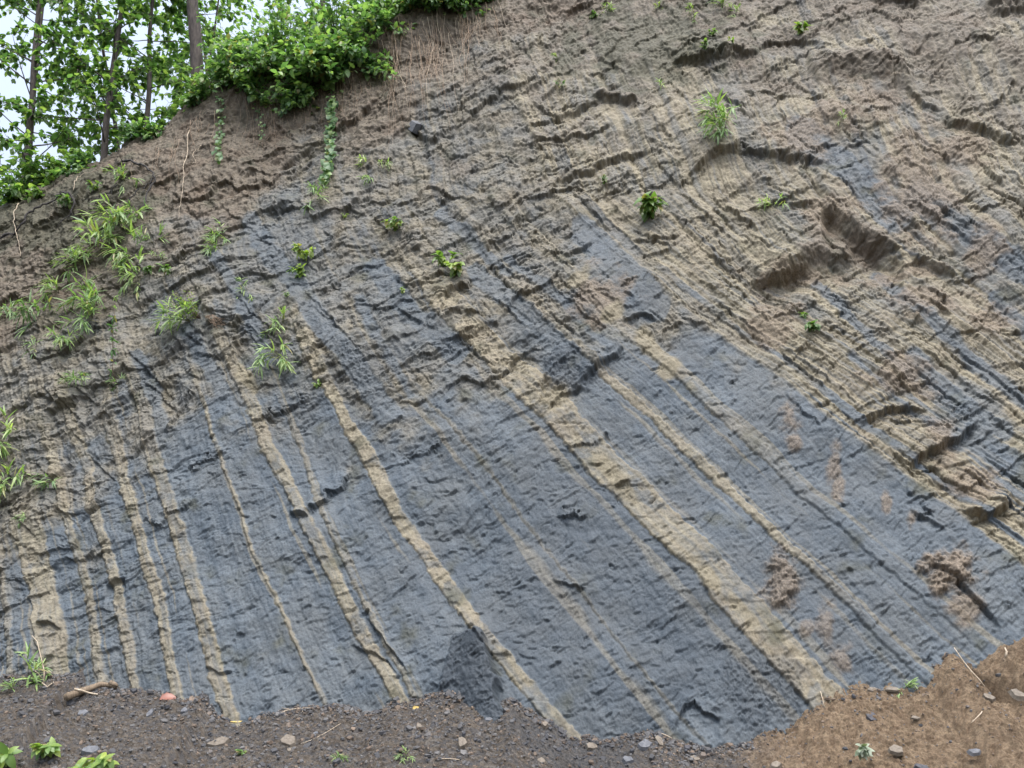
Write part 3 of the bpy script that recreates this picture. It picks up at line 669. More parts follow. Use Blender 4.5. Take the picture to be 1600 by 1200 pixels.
bush(520, None, .88, 'tall dense bush at the back of the thicket, right of centre', 32, .5, n=76)
bush(590, None, .8, 'tall bush at the back of the thicket running out of the top of the photo', 33, .6, n=66)
bush(665, None, .6, 'bush behind the narrow shoots, cut off by the top edge', 34, .6, n=50)
bush(18, None, .38, 'low bush against the sky at the left end of the crest', 35, .15, n=40, mat=ML_TREE, LL=(.07,.13))
bush(72, None, .34, 'low bush against the sky, second from the left along the bare crest', 36, .15, n=34, mat=ML_TREE, LL=(.07,.13))
bush(112, None, .24, 'low clump of leaves at the foot of the slim straight tree', 37, .12, n=24)
bush(218, None, .20, 'tiny round bush on the bare crest between the leaning tree and the thick trunk', 38, .05, n=22)
bush(312, 165, .20, 'small bush at the foot of the thick bare trunk', 39, hang=.2, n=26)

bush(668, 34, .30, 'trailing bush above the curtain of roots, left of the narrow shoots', 53, hang=.4, n=40)
bush(706, 22, .28, 'trailing bush by the top edge above the curtain of roots', 54, hang=.4, n=36)
bush(748, 8, .24, 'last trailing bush at the right end of the thicket, touching the top edge', 55, hang=.4, n=30)
bush(330, None, .50, 'airy bush against the sky between the thick bare trunk and the thicket', 50, .6, n=40, mat=ML_TREE, LL=(.07,.12))
bush(470, 158, .26, 'drooping fringe of the thicket nearest the middle of its lower edge', 51, hang=.5, n=34)
bush(400, 158, .24, 'drooping fringe of the thicket over the short vine', 52, hang=.5, n=30)
# ------------------------------------------------------------------ vines hanging from the bushes
def vine(path, label, seed, dens=1.0, LL=(.045, .075)):
    random.seed(seed); pts = [face_pt(px, py, .05+random.uniform(0, .05)) for px, py in path]; P = []
    for a, b in zip(pts[:-1], pts[1:]):
        for t in np.linspace(0, 1, 6)[:-1]: P.append(a+(b-a)*t+rv(.016))
    b = P[0]; root = empty('vine', b); tag(root, label, 'vine'); tb = Tubes(); tb.add(P, .0035, 5); lv = Leaves('heart')
    for p in P:
        for q in range(int(3*dens)):
            l = random.uniform(*LL); lv.add(p+rv(.05), nrm(rv(.7)+np.array([0, -.5, -.8])), UP*.4-np.array([0, 1, 0])+rv(.3), l, l*.85, .3, .15)
    tb.build('stem', MSTEM, root, b); lv.build('leaves', ML_BUSH, root, b)
vine([(522, 165), (520, 190), (514, 215), (520, 245), (512, 268), (506, 292)], 'long leafy vine hanging from the lowest bush down the middle of the bank', 41, 3.4, (.055, .095))
vine([(352, 165), (350, 190), (346, 215), (344, 240), (350, 268)], 'thin vine with few round leaves hanging over the red earth at left of the thicket', 42, 1.1, (.05, .09))
vine([(405, 170), (408, 195), (412, 225)], 'short vine hanging in the shade under the front bushes', 43, .7, (.03, .055))
vine([(455, 160), (450, 178), (438, 182)], 'shortest leafy shoot dangling under the broad leaved bush', 44, 1.4)

# ------------------------------------------------------------------ plants rooted in the face
def tuft(px, py, size, label, seed, yel=.5, stems=6, name='bamboo_grass', cat='grass tuft', lean=(-.3, -.6, .4), base=None):
    random.seed(seed); b = face_pt(px, py, -.01) if base is None else base; Sz = size*.0073*1.75
    stems = max(stems, 4); root = empty(name, b); root['kind'] = 'thing'; tag(root, label, cat, 'grassy tufts growing on the bank'); tb = Tubes(); lv = Leaves('lance')
    for i in range(stems):
        d = np.array(lean)+rv(.85); d[1] = -abs(d[1])*.8-.15; L = Sz*random.uniform(.35, .68)
        c = curve(b, d, L, 6, -.75, .12); tb.add(c, np.linspace(.0035, .0012, 6), 4)
        for k in range(2, 6):
            for q in range(2 if k < 5 else 5):
                l = Sz*random.uniform(.26, .46); l = min(max(l, .05), .24)
                ld = nrm(nrm(c[k]-c[k-1])*.9+rv(.85)+UP*-.12); lv.add(c[k], ld, UP+np.array([0, -.5, 0])+rv(.4), l, l*random.uniform(.10, .16), random.uniform(.1, .45), .3, min(1, max(0, random.gauss(yel, .2))))
    tb.build('stems', MSTEM, root, b); lv.build('blades', ML_GRASS, root, b); return root
def seedling(px, py, size, label, seed, yel=.5, nst=3, name='seedling', cat='seedling', kind='broad', base=None, mat=None):
    random.seed(seed); b = face_pt(px, py, -.01) if base is None else base; Sz = size*.0073*2
    root = empty(name, b); tag(root, label, cat, 'young leafy plants growing on the bank' if base is None else None); tb = Tubes(); lv = Leaves(kind)
    for i in range(nst):
        d = np.array([random.uniform(-.7, .7), -.8, .75]); c = curve(b, d, Sz*random.uniform(.3, .5), 5, -.6, .1); tb.add(c, np.linspace(.004, .002, 5), 5)
        for k in range(1, 5):
            for q in range(2 if k < 4 else 4):
                l = Sz*random.uniform(.20, .34); l = max(l, .03)
                ld = nrm(nrm(c[k]-c[0])*.5+rv(.8)+UP*-.35+np.array([0, -.2, 0])); lv.add(c[k], ld, UP+np.array([0, -.6, 0])+rv(.35), l, l*.5, random.uniform(.2, .6), .2, min(1, max(0, random.gauss(yel, .2))))
    tb.build('stems', MSTEM, root, b); lv.build('leaves', mat or ML_SEED, root, b); return root
T_ = [ # px, py of the root, half size in px, yellowness, stems, label
 (200,292,32,.6,6,'small bright tuft below the crest, next to the arching dark root'),
 (192,352,46,.65,9,'upper and brightest clump of bamboo grass on the left slope, below the dark roots'),
 (160,385,44,.65,8,'bamboo grass clump just below the brightest one, leaning left'),
 (128,412,36,.6,7,'lowest left clump of the bamboo grass trio under the dark roots'),
 (222,345,30,.45,6,'narrow dark green tuft beside the foot of the forked dark root'),
 (215,405,42,.6,8,'arching tuft with long blades hanging left, above the round leaved creeper'),
 (222,440,34,.65,6,'low tuft of drooping blades directly under the long arching tuft'),
 (245,388,28,.45,5,'sparse tuft on bare brown soil, right of the long arching tuft'),
 (90,455,30,.6,6,'yellow green tuft on the left slope under the dark root on the crest'),
 (142,470,42,.5,9,'thick green tuft in the middle of the left slope'),
 (146,500,40,.45,8,'dark green tuft tucked right under the thick one of the left slope'),
 (62,495,36,.35,8,'hazy green clump close to the left edge, halfway up the slope'),
 (105,545,28,.6,6,'drooping tuft with comb like blades below the hazy clump'),
 (60,545,22,.4,4,'faint little tuft left of the comb like drooping one'),
 (4,478,34,.45,7,'green tuft cut by the left edge of the photo, upper of the three there'),
 (4,690,36,.75,9,'rounded yellow green tuft at the left edge, middle one of three'),
 (6,745,34,.7,9,'yellow green tuft at the left edge, lowest of three'),
 (75,748,22,.4,5,'feathery tuft at the top of the leftmost tan beds'),
 (40,805,12,.5,3,'tiny tuft in grey rock near the left edge'),
 (135,600,24,.5,5,'green tuft where the soil ends above the leftmost rock beds'),
 (118,600,14,.5,3,'tiny tuft just left of the one above the leftmost rock beds'),
 (302,512,40,.6,7,'fan of pale blades hanging below the yellowish herb'),
 (348,372,26,.5,5,'small star shaped tuft above the other on the grey brown slope'),
 (348,398,26,.5,6,'flat spreading tuft right below the star shaped one'),
 (390,462,22,.55,4,'hanging tuft with two folded blades above the grey rock'),
 (440,558,34,.65,9,'bright star shaped bamboo seedling on grey rock, left of centre'),
 (443,512,26,.5,6,'thin tuft above the bright star shaped one'),
 (575,246,22,.75,4,'yellow green sprig at left of a pair below the embedded stone'),
 (602,248,20,.65,4,'yellow green sprig at right of a pair below the embedded stone'),
 (582,276,20,.55,4,'small sprig hanging under the pair of yellow green sprigs'),
 (500,312,28,.45,6,'spreading tuft below the end of the long vine'),
 (1118,178,36,.6,7,'upper half of the largest bamboo plant on the right part of the bank'),
 (1132,212,40,.45,9,'lower half of the largest bamboo plant on the right part of the bank'),
 (1085,28,20,.7,4,'arched pale tuft on the upper bank, left of the two by the top edge'),
 (1128,14,26,.6,6,'tuft touching the top edge of the photo right of centre'),
 (1150,22,18,.6,4,'small tuft just right of the one touching the top edge'),
 (948,14,18,.6,5,'long bladed tuft hanging at the top edge above the centre'),
 (1030,8,16,.7,3,'tiny tuft at the top edge, right of the long bladed one'),
 (872,90,14,.6,3,'tiny two bladed sprig on the upper bank'),
 (1210,326,22,.75,5,'yellow tuft left of the deep overhang'),
 (1032,134,16,.7,4,'scrubby yellow sprig above the largest bamboo plant'),
 (1316,196,12,.6,3,'tiny upright sprig under the high overhang'),
 (185,600,16,.4,4,'fine grass at the foot of the tall slender weed'),
 (255,412,14,.4,3,'wisp of grass above the round leaved creeper'),
]
for i, (px, py, sz, ye, st, lb_) in enumerate(T_): tuft(px, py, sz, lb_, 100+i, ye, st)
S_ = [
 (480,405,26,.8,4,'yellow green seedling on the grey slope, its leaves in two tiers'),
 (472,432,24,.7,3,'lower clump of leaves right under the two tiered seedling'),
 (614,355,24,.7,4,'bright seedling with hanging leaves, between the long vine and the fan shaped pair'),
 (698,412,28,.65,4,'left plant of the fan shaped pair above the centre'),
 (718,432,26,.85,4,'right, yellowing plant of the fan shaped pair above the centre'),
 (1008,340,36,.42,7,'round dark leafy shrublet above the blue grey bed, right of centre'),
 (1252,52,24,.75,4,'pale yellow seedling high on the right'),
 (1262,515,17,.2,4,'single dark green seedling on the sandy beds at right'),
 (1256,492,12,.5,2,'scanty sprout right above the single dark green seedling'),
 (632,464,12,.8,2,'two leaved sprout in grey rock near the centre'),
 (536,334,10,.8,2,'very small sprout above the two tiered seedling'),
 (498,606,12,.7,2,'yellow sprout above the stepped block'),
 (452,472,10,.5,2,'faint small sprout left of centre'),
 (1112,62,16,.5,3,'creeping sprig high on the right, above the shelf'),
 (1100,88,18,.4,3,'dark creeping sprig on the shelf below the upper one'),
 (1145,82,14,.8,2,'yellow sprig on the same shelf, farther right'),
 (875,135,14,.3,2,'dull green sprig on the brown slope above centre'),
 (922,22,18,.4,3,'green sprig near the top edge above the centre'),
 (945,286,14,.3,2,'faint low sprig on the pale slab'),
 (268,434,22,.25,2,'round leaved creeper on brown soil in the left part'),
 (240,435,20,.2,2,'dark round leaved sprout left of the creeper'),
 (152,300,20,.6,3,'yellowish sprout by the dark root hollow'),
 (110,322,24,.35,4,'leafy sprout hanging from the dark root hollow'),
 (192,345,22,.25,3,'bluish green sprout right of the brightest bamboo clump'),
 (60,300,26,.45,4,'small herb just below the left crest'),
]
for i, (px, py, sz, ye, st, lb_) in enumerate(S_): seedling(px, py, sz, lb_, 200+i, ye, st, kind='heart' if i in (19, 20, 5) else 'broad')
# herb with fine yellowish leaves and a bare root ball
random.seed(77); b = face_pt(318, 505, 0); root = empty('herb', b); tag(root, 'yellowish herb with tiny leaves leaning left from a bare clod of roots', 'herb')
tb = Tubes(); lv = Leaves('broad')
for i in range(16):
    c = curve(b, np.array([-.8, -.5, .8])+rv(.55), random.uniform(.22, .46), 7, -.1, .15); tb.add(c, np.linspace(.003, .001, 7), 4)
    for k in range(2, 7):
        for q in range(5): l = random.uniform(.016, .03); lv.add(c[k]+rv(.02), rv(1), UP+rv(.5), l, l*.6, .2, .1, random.uniform(.5, 1))
tb.build('stems', MTWIG, root, b); lv.build('leaves', ML_SEED, root, b)
tb = Tubes()
for i in range(14):
    tb.add([face_pt(330+random.uniform(-3, 3), 505, .02)]+[face_pt(330+t*random.uniform(10, 30), 505+t*random.uniform(0, 24), .02+.02*random.random()) for t in (.4, 1)], [.003, .002, .001], 4)
tb.build('roots', MROOT, root, b)
# tall slender weed
random.seed(78); b = face_pt(182, 600, 0); root = empty('weed', b); tag(root, 'tall slender weed with a thin upright stem and pale seed heads on the left slope', 'weed')
tb = Tubes(); lv = Leaves('lance'); P = [b]+[b+np.array([-.02+.01*math.sin(k), -.12-.02*k, .12*k]) for k in range(1, 9)]; tb.add(P, np.linspace(.005, .002, 9), 5)
for k in range(1, 9):
    for q in range(7 if k > 2 else 3): l = random.uniform(.05, .10)*(1 if k < 7 else .6); lv.add(P[k]+rv(.015), rv(1)+UP*-.2, UP+rv(.4), l, l*.32, .3, .2, random.uniform(0, .6) if k < 7 else .9)
tb.build('stem', MTWIG, root, b); lv.build('leaves', ML_BUSH, root, b)

# ------------------------------------------------------------------ roots
def face_tube(name, path, r0, r1, mat, label, cat, group=None, out=.015, wob=.004, n=4, seg=6, seed=0):
    random.seed(seed); P = []
    for (a, b_) in zip(path[:-1], path[1:]):
        for t in np.linspace(0, 1, n+1)[:-1]:
            P.append(face_pt(a[0]+(b_[0]-a[0])*t, a[1]+(b_[1]-a[1])*t, 0))
    P.append(face_pt(*path[-1], 0)); P = np.array(P)
    for _ in range(2): P[1:-1] = (P[:-2]+P[1:-1]*2+P[2:])/4
    P = P+_n*(out+np.array([random.uniform(0, out) for _ in P]))[:, None]+np.array([rv(wob) for _ in P])
    o0 = P[0].copy(); tb = Tubes(); rd = np.linspace(r0, r1, len(P))
    if mat is MDARK:
        rd = rd*np.array([random.uniform(.65, 1.3) for _ in P]); P = P+np.array([rv(.016) for _ in P])
        for _ in range(9):
            k = random.randrange(len(P)-1); c = curve(P[k]-o0, [random.uniform(-.7, .7), -.5, random.uniform(-1, .2)], random.uniform(.08, .28), 5, -.8, .3); tb.add(c, np.linspace(.0045, .0012, 5), 4)
    tb.add(P-o0, rd, seg); o = tb.build(name, mat); o.location = o0; return tag(o, label, cat, group)
K = 'bare fine root hanging in the curtain of roots right of the thicket'
rg = random.Random(12)
for i in range(95):
    x0 = rg.triangular(545, 800, 650); c0 = float(crest_y(x0)); y0 = c0+rg.uniform(25, 75); L = rg.uniform(30, 105)*(1.3 if 610 < x0 < 740 else .7); path = [(x0, y0)]
    x = x0; nseg = rg.randint(3, 6)
    for k in range(nseg): x += rg.uniform(-9, 9); path.append((x, y0+L*(k+1)/nseg))
    face_tube('root', path, rg.uniform(.0016, .0036)*(1.5 if rg.random() < .15 else 1), .0008, MROOTP if rg.random() < .3 else MROOT, K, 'root', 'fine roots hanging right of the thicket', .03, .006, 3, 4, 500+i)
K = 'bare fine root hanging over the red earth left of the root curtain'
for i in range(70):
    x0 = rg.uniform(215, 560); c0 = float(crest_y(x0)); y0 = c0+rg.uniform(35, 60); L = rg.uniform(25, 90); path = [(x0, y0)]; x = x0
    for k in range(4): x += rg.uniform(-8, 8); path.append((x, y0+L*(k+1)/4))
    face_tube('root', path, rg.uniform(.0015, .0032), .0008, MROOT, K, 'root', 'fine roots hanging over the red earth', .02, .006, 3, 4, 700+i)
face_tube('root', [(299,210),(297,250),(291,280),(294,300),(287,330),(285,352)], .006, .002, MROOTP, 'long pale root running down the red earth below the thick bare trunk', 'root', None, .03, seed=1)
face_tube('root', [(318,236),(311,242),(304,252),(312,262),(308,270)], .005, .002, MROOTP, 'short forked pale root right of the long pale one', 'root', None, .03, seed=2)
face_tube('root', [(28,318),(23,335),(22,352),(27,372),(31,400)], .007, .003, MROOTP, 'pale curved root hanging below the dark root at the far left', 'root', None, .04, seed=3)
face_tube('root', [(-6,366),(16,360),(36,348),(42,335),(62,325),(88,313),(104,306)], .019, .010, MDARK, 'thick dark root along the soil at the far left, below the crest', 'root', None, .03, seed=4, seg=8)
face_tube('root', [(92,312),(108,306),(120,316),(112,335),(96,350)], .022, .006, MDARK, 'gnarled black root knot curling under the crest at left', 'root', None, .04, seed=5, seg=8)
face_tube('root', [(200,261),(222,268),(242,276),(250,290),(240,306),(232,335),(228,348)], .017, .006, MDARK, 'dark arching root with a downward hook on the left slope', 'root', None, .05, seed=6, seg=8)
face_tube('root', [(244,290),(225,306),(208,322),(196,334)], .010, .004, MDARK, 'dark root slanting down left from the hooked arching root', 'root', None, .04, seed=7, seg=8)
face_tube('root', [(190,302),(168,318),(152,328)], .008, .004, MDARK, 'thin dark slanting root between the root knot and the arching root', 'root', None, .04, seed=8)
face_tube('root', [(120,306),(124,290),(130,280),(160,270),(190,268)], .005, .003, MROOTP, 'thin pale root looping above the black root knot', 'root', None, .04, seed=9)
for i, pth in enumerate([[(28,480),(18,500)], ]): pass

# ------------------------------------------------------------------ things on the slope of debris
def talus_pt(px, py, out=0.0):
    """point on the debris slope seen at a picture position"""
    i = int(np.clip(np.searchsorted(tx, px), 1, len(tx)-1)); col = TP[:, i]
    z = (col-EYE) @ fwd; v = 600-((col-EYE) @ upv)/z*FPX
    ok = np.where((dd > .0) & (v >= py))[0]; j = ok[0] if len(ok) else len(dd)-45
    p = col[j]+np.array([0, -.45, .89])*out
    # shift sideways so that it keeps the wanted picture column
    zz = (p-EYE) @ fwd; p = p.copy(); p[0] = (px-800)/FPX*zz; return p
def shard_verts(rs, a, b_, c):
    n = rs.randint(5, 7); th = np.sort(np.array([rs.random()*6.283 for _ in range(n)])); th = np.linspace(0, 6.283, n, endpoint=False)+np.array([rs.uniform(-.35, .35) for _ in range(n)])
    r = np.array([rs.uniform(.75, 1.1) for _ in range(n)]); ring = np.stack([np.cos(th)*r*a, np.sin(th)*r*b_], -1)
    top = np.concatenate([ring*rs.uniform(.72, .9), np.full((n, 1), c)], 1); bot = np.concatenate([ring, np.full((n, 1), -c*.4)], 1)
    top[:, 2] += np.array([rs.uniform(-.3, .3)*c for _ in range(n)]); v = np.concatenate([bot, top, [[0, 0, c*1.15]]])
    f = []
    for k in range(n): f += [[k, (k+1) % n, n+(k+1) % n], [k, n+(k+1) % n, n+k], [n+k, n+(k+1) % n, 2*n]]
    return v, np.array(f)
def rotm(rs, tilt=.5):
    ax = nrm([rs.uniform(-1, 1), rs.uniform(-1, 1), rs.uniform(-.2, .2)]); an = rs.uniform(-tilt, tilt); az = rs.uniform(0, 6.28)
    K_ = np.array([[0, -ax[2], ax[1]], [ax[2], 0, -ax[0]], [-ax[1], ax[0], 0]]); M = np.eye(3)+math.sin(an)*K_+(1-math.cos(an))*K_@K_
    Zr = np.array([[math.cos(az), -math.sin(az), 0], [math.sin(az), math.cos(az), 0], [0, 0, 1]])
    sl_ = .5; T2 = np.array([[1, 0, 0], [0, math.cos(sl_), -math.sin(sl_)], [0, math.sin(sl_), math.cos(sl_)]])   # lies on the slope
    return T2 @ M @ Zr
def stone_mat(name, lo_, hi_, layer=False):
    k = NT(name); pos = k.n('ShaderNodeNewGeometry').outputs['Position']; n = k.noise(pos, 40, 5, .6)
    if layer:
        sp = k.n('ShaderNodeSeparateColor', Color=k.n('ShaderNodeVertexColor', _layer_name='m1').outputs[0])
        c = k.mix(sp.outputs[0], (.035,.037,.043), (.135,.130,.125)); c = k.mix(k.ramp(sp.outputs[1], .6, .7), c, k.mix(sp.outputs[0], (.075,.055,.040), (.175,.130,.095)))
        c = k.mix(k.ramp(n, .35, .65), k.mix(1.0, c, (.75,.75,.75), 'MULTIPLY'), c)
    else: c = k.mix(k.ramp(n, .35, .65), lo_, hi_)
    bump = k.n('ShaderNodeBump', Strength=.4, Distance=.006, Height=n)
    return k.out(k.n('ShaderNodeBsdfPrincipled', Base__Color=c, Roughness=.8, Normal=bump.outputs[0]).outputs[0])
MST = {'grey': stone_mat('grey_stone', (.07,.075,.085), (.13,.135,.145)), 'tan': stone_mat('tan_stone', (.095,.078,.060), (.175,.150,.118)), 'dark': stone_mat('dark_stone', (.03,.03,.036), (.07,.07,.078))}
MGRAV = stone_mat('gravel_chips', None, None, True)
rs = random.Random(5); co_, fa_, at_ = [], [], []; nv = 0
M3 = np.array([0, -.45, .89])
for i in range(24000):
    ix = int(rs.uniform(300/1.3 if False else 80, len(tx)-80)); px = tx[ix]
    if rs.random() < .55: px = rs.uniform(-50, 1650); ix = int(np.searchsorted(tx, px))
    d_ = rs.random()**1.3*1.8+.0 if rs.random() < .8 else abs(rs.gauss(0, .06)); j = int(np.searchsorted(dd, d_)); brown = float(bmask[j, ix])
    if brown > .5 and rs.random() < .72: continue
    p = TP[j, ix]; sz = min(.038, .005+rs.expovariate(1/.0062))*(.8 if brown > .5 else 1)
    v, f = shard_verts(rs, sz, sz*rs.uniform(.45, .9), sz*rs.uniform(.2, .5)); v = v @ rotm(rs, .7).T+p+M3*sz*.05
    co_.append(v); fa_.append(f+nv); nv += len(v)
    dk = float(dark[j, ix])
    at_.append(np.repeat([[max(0, min(1, rs.gauss(.38, .28)))*(1-.7*dk*(rs.random() < .8)), rs.random()+.25*(brown > .5)-.1, 0, 1]], len(v), 0))
me = raw_mesh('gravel', np.concatenate(co_), None, np.concatenate(fa_), smooth=False); add_attr(me, 'm1', np.concatenate(at_))
g = link('gravel', me, MGRAV); g['kind'] = 'stuff'; g['label'] = 'loose shale chips and grit strewn over the debris slope'
ST = [(142,1172,18,9,'grey','flat bluish grey chip on the left debris, the largest there'),(342,1160,20,9,'tan','long flat tan chip lying left of the pale tan block'),
 (450,1158,18,11,'tan','pale tan block in the middle of the lower left debris'),(460,1170,16,6,'tan','thin tan slab just under the pale tan block'),
 (422,1167,10,7,'tan','small brown chip left of the pale tan block'),(722,1163,9,12,'tan','upright buff pebble standing on the debris at bottom centre'),
 (764,1122,11,8,'grey','bluish splinter at the foot of the dark shale pile, to its right'),(655,1133,7,5,'tan','little buff pebble under the small yellow leaf'),
 (492,1145,6,8,'grey','small blue grey chip right of the pale tan block'),(130,1112,10,6,'grey','lilac grey chip below the stick at left'),
 (235,1115,6,9,'grey','thin blue chip standing on edge, right of the lilac grey one'),(287,1110,7,6,'grey','small blue chip in the left debris below the red leaf'),
 (1007,1163,14,9,'grey','long grey flake beside the light pebbles at the lower centre'),(1030,1160,9,12,'tan','brown flake leaning against the long grey one'),
 (1086,1182,12,8,'tan','tan stone at the edge between grey and brown debris'),(980,1185,14,10,'grey','blue grey block at the bottom edge, centre'),
 (925,1165,10,7,'tan','buff stone in the dark chips right of centre'),(845,1187,10,6,'tan','pinkish stone near the bottom edge, in the dark chips'),
 (852,1132,6,8,'tan','brown stone at the foot of the long tan bed'),(1400,1172,12,9,'tan','buff stone on the brown earth right of the pale plant'),
 (1212,1194,13,7,'tan','pale flat stone at the bottom edge of the brown earth'),(1363,1122,14,9,'dark','black lump in the middle of the brown earth'),
 (1430,1120,8,4,'tan','flat buff chip right of the black lump'),(1363,1072,12,6,'tan','brown plate lying against the foot of the face, at right'),
 (1395,1076,16,5,'tan','long reddish brown plate against the foot of the face, near the grass'),(1440,1198,16,6,'dark','dark flat stone at the bottom edge right of centre'),
 (1545,1090,10,8,'tan','stone in the rut of the right hand earth pile'),(1590,1085,14,10,'tan','buff stone at the right edge on the earth pile'),
 (1522,1172,14,7,'grey','grey stone low on the right hand earth pile'),(1075,1165,9,5,'dark','dark chip by the tan stone at the edge of the brown debris')]
for i, (px, py, w, h, mt, lb_) in enumerate(ST):
    rs = random.Random(900+i); p = talus_pt(px, py+2, 0); k = np.linalg.norm(p-EYE)/FPX
    w *= .85; h *= .85; v, f = shard_verts(rs, w*k, h*k*1.25, h*k*.5); v = v @ (rotm(rs, .35) if False else np.eye(3)).T
    az = rs.uniform(-.4, .4); Zr = np.array([[math.cos(az), -math.sin(az), 0], [math.sin(az), math.cos(az), 0], [0, 0, 1]]); sl_ = .62
    T2 = np.array([[1, 0, 0], [0, math.cos(sl_), -math.sin(sl_)], [0, math.sin(sl_), math.cos(sl_)]]); v = v @ (T2 @ Zr).T
    o = link('stone', raw_mesh('stone', v, None, f, smooth=False), MST[mt]); o.location = p+M3*h*k*.15; tag(o, lb_, 'stone', 'larger stones on the debris')
# the stone set in the bank under the roots
def lump(name, p, ax, mat, seed, rough_=.18, n=26):
    th, ph = np.meshgrid(np.linspace(0, np.pi, n), np.linspace(0, 2*np.pi, 2*n), indexing='ij')
    q = np.stack([np.sin(th)*np.cos(ph), np.sin(th)*np.sin(ph), np.cos(th)], -1); q = np.sign(q)*np.abs(q)**.75
    q = q/np.max(np.abs(q))
    d = 1+rough_*(fbm(q[..., 0]*1.6+q[..., 2]*1.1+seed, q[..., 1]*1.6+q[..., 2]*.7, 3, 4)); d[:, -1] = d[:, 0]; d[0] = d[0, 0]; d[-1] = d[-1, 0]
    v = q*d[..., None]*np.array(ax); i = np.arange(n*2*n).reshape(n, 2*n)
    me = raw_mesh(name, v, np.stack([i[:-1, :-1], i[1:, :-1], i[1:, 1:], i[:-1, 1:]], -1).reshape(-1, 4)); o = link(name, me, mat); o.location = p; return o
v, f = shard_verts(random.Random(4), .12, .10, .10); o = link('stone', raw_mesh('stone', v, None, f, smooth=False), MST['grey']); o.location = face_pt(645, 196, .0); o.rotation_euler = (.5, .6, 0); tag(o, 'rounded grey stone sticking out of the bank beneath the curtain of roots', 'stone')

# sticks, dead leaves and plants on the debris
def stick(path, r0, r1, mat, label, seed, lift=.015, forks=(), name='stick', cat='stick'):
    random.seed(seed)
    P = np.array([talus_pt(x_, y_, lift) for x_, y_ in path]); o0 = P[0].copy(); tb = Tubes(); tb.add(P-o0, np.linspace(r0, r1, len(P)), 6)
    for fk in forks: Q = np.array([talus_pt(x_, y_, lift*1.2) for x_, y_ in fk]); tb.add(Q-o0, np.linspace(r1*1.3, r1*.5, len(Q)), 5)
    o = tb.build(name, mat); o.location = o0; return tag(o, label, cat)
def rise_stick(base, path, r0, r1, mat, label, forks=(), name='stick', cat='stick'):
    """a twig standing up out of the debris, in front of the face"""
    b = talus_pt(*base); yb = b[1]
    def at(x_, y_, dy): d = ray(x_, y_); t = (yb+dy-EYE[1])/d[1]; return EYE+d*t
    P = np.array([b]+[at(x_, y_, .02*k) for k, (x_, y_) in enumerate(path)]); tb = Tubes(); tb.add(P-b, np.linspace(r0, r1, len(P)), 6)
    for fk in forks: Q = np.array([at(x_, y_, .03) for x_, y_ in fk]); tb.add(Q-b, np.linspace(r1*1.3, r1*.5, len(Q)), 5)
    o = tb.build(name, mat); o.location = b; return tag(o, label, cat)
rise_stick((68,1069), [(69,1050),(66,1035),(61,1015),(58,1002),(50,993)], .007, .003, MROOTP, 'thin bare twig standing upright at the left foot of the face', [[(67,1062),(60,1052),(50,1045)]])
stick([(66,1070),(74,1073),(84,1069),(95,1073)], .008, .004, MROOTP, 'pale bent twig lying at the foot of the upright one', 2, .02)
stick([(116,1080),(126,1083),(138,1086),(152,1088)], .012, .007, MROOTP, 'pale short stick crossing below the brown log at left', 3, .03)
stick([(104,1094),(130,1083),(158,1073),(182,1064)], .034, .022, MTWIG, 'thick brown broken log leaning up towards the tan bed at left', 4, .03, [[(172,1068),(181,1072),(184,1076)]], 'log', 'log')
stick([(428,1122),(446,1113),(462,1109),(484,1108)], .004, .002, MROOTP, 'forked straw coloured twig at the foot of the thin tan bed', 5, .02, [[(446,1113),(436,1128)],[(470,1110),(474,1115)],[(478,1108),(470,1116)],[(452,1110),(440,1108)]])
stick([(470,1166),(490,1157),(508,1148),(532,1133)], .003, .002, MROOTP, 'long straight straw lying across the debris right of the pale tan block', 6, .02)
stick([(676,1190),(700,1188),(718,1190)], .004, .003, MROOTP, 'whitish twig at the bottom edge below the dark pile', 7, .02)
stick([(1028,1138),(1040,1146),(1050,1158)], .004, .003, MROOTP, 'greenish straw leaning on the face at the lower centre', 8, .03)
rise_stick((1288,1106), [(1286,1095),(1282,1080)], .005, .003, MROOTP, 'small pale root standing at the left end of the brown earth', [[(1288,1106),(1282,1114),(1275,1119)]], 'root', 'root')
rise_stick((1538,1072), [(1530,1062),(1517,1048),(1505,1033),(1495,1018),(1491,1012)], .007, .003, MROOTP, 'long curved pale root at the lip of the right hand earth pile', [], 'root', 'root')
stick([(1543,1098),(1537,1110),(1533,1120),(1518,1135)], .006, .003, MROOTP, 'pale root lying in the rut of the right hand earth pile', 9, .03, name='root', cat='root')
rise_stick((1571,1026), [(1573,1018),(1570,1012)], .009, .005, MROOTP, 'short pale root stub near the right edge', [], 'root', 'root')
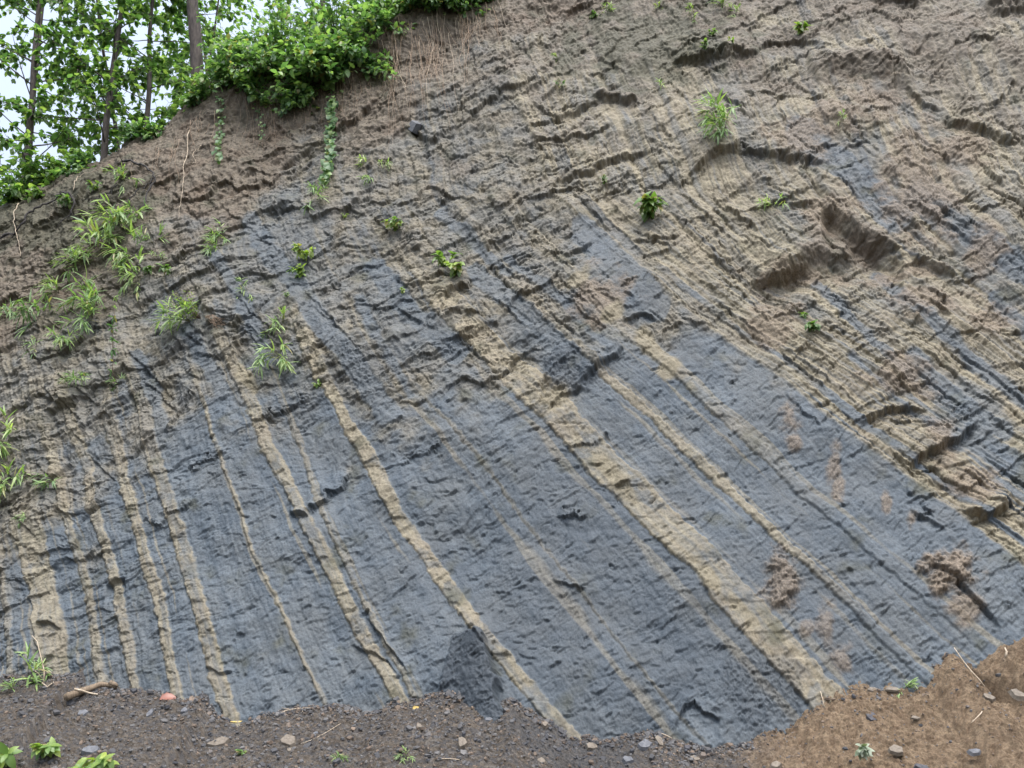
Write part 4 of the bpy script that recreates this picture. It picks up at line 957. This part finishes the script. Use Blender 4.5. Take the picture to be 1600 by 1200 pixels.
def dead_leaf(px, py, size, cl, label, seed, kind='broad', n=1):
    random.seed(seed); b = talus_pt(px, py, .02); lv = Leaves(kind)
    for i in range(n): lv.add(np.zeros(3)+rv(.01), nrm([random.choice([-1, 1]), -.2, .25]), np.array([0, -.7, .7])+rv(.2), size, size*.55, .3, .45, .5)
    o = lv.build('dead_leaf', cl); o.location = b; return tag(o, label, 'dead leaf')
MRED = leaf_mat('red_leaf', (.16,.06,.04), (.24,.10,.07), (.30,.14,.10), .1); MYEL = leaf_mat('yellow_leaf', (.40,.28,.07), (.55,.40,.12), (.65,.5,.2), .15)
dead_leaf(250, 1096, .16, MRED, 'reddish brown curled leaf on the left debris', 1)
dead_leaf(378, 1127, .16, MYEL, 'orange yellow leaf at the foot of the sixth tan bed', 2)
dead_leaf(646, 1110, .08, MYEL, 'small lemon yellow leaf below the dark shale pile', 3, 'heart')
def low(px, py): return talus_pt(px, py, 0)
def fplant(px, py, size, lb_, seed, ye, n, mat=None, kind='broad', name='weed', cat='weed'): seedling(px, py, size, lb_, seed, ye, n, name, cat, kind, low(px, py), mat)
fplant(10, 1192, 30, 'leafy yellow green weed in the bottom left corner', 301, .6, 6)
fplant(78, 1172, 22, 'weed with pale new leaves right of the corner one', 302, .65, 5)
fplant(170, 1200, 24, 'bright pointed weed at the bottom edge, left', 303, .7, 5)
fplant(128, 1205, 16, 'small weed at the bottom edge between two larger ones', 304, .6, 5)
fplant(382, 1176, 10, 'tiny green sprout below the long flat tan chip', 305, .5, 2)
fplant(1346, 1176, 14, 'whitish wilted plant lying on the brown earth', 306, .6, 5, ML_PALE)
for (px, py, sz, st, lb_, sd_) in [(44,1062,30,5,'thin green grass by the upright bare twig at left',311),(68,1052,18,3,'wisp of grass just right of the thin green grass',312),(528,1186,9,4,'thin grass low in the middle of the debris',313),
   (586,1204,9,4,'bright grass blades at the bottom edge',314),(635,1180,8,3,'faint grass under the dark shale pile',315),(1412,1078,14,4,'small green tuft at the foot of the face, on the brown earth',316),(22,1080,14,3,'single blade cluster at the left edge of the debris',317)]:
    o = tuft(px, py, sz, lb_, sd_, .55, st, lean=(0, -.1, .9), base=low(px, py)); del o['group']
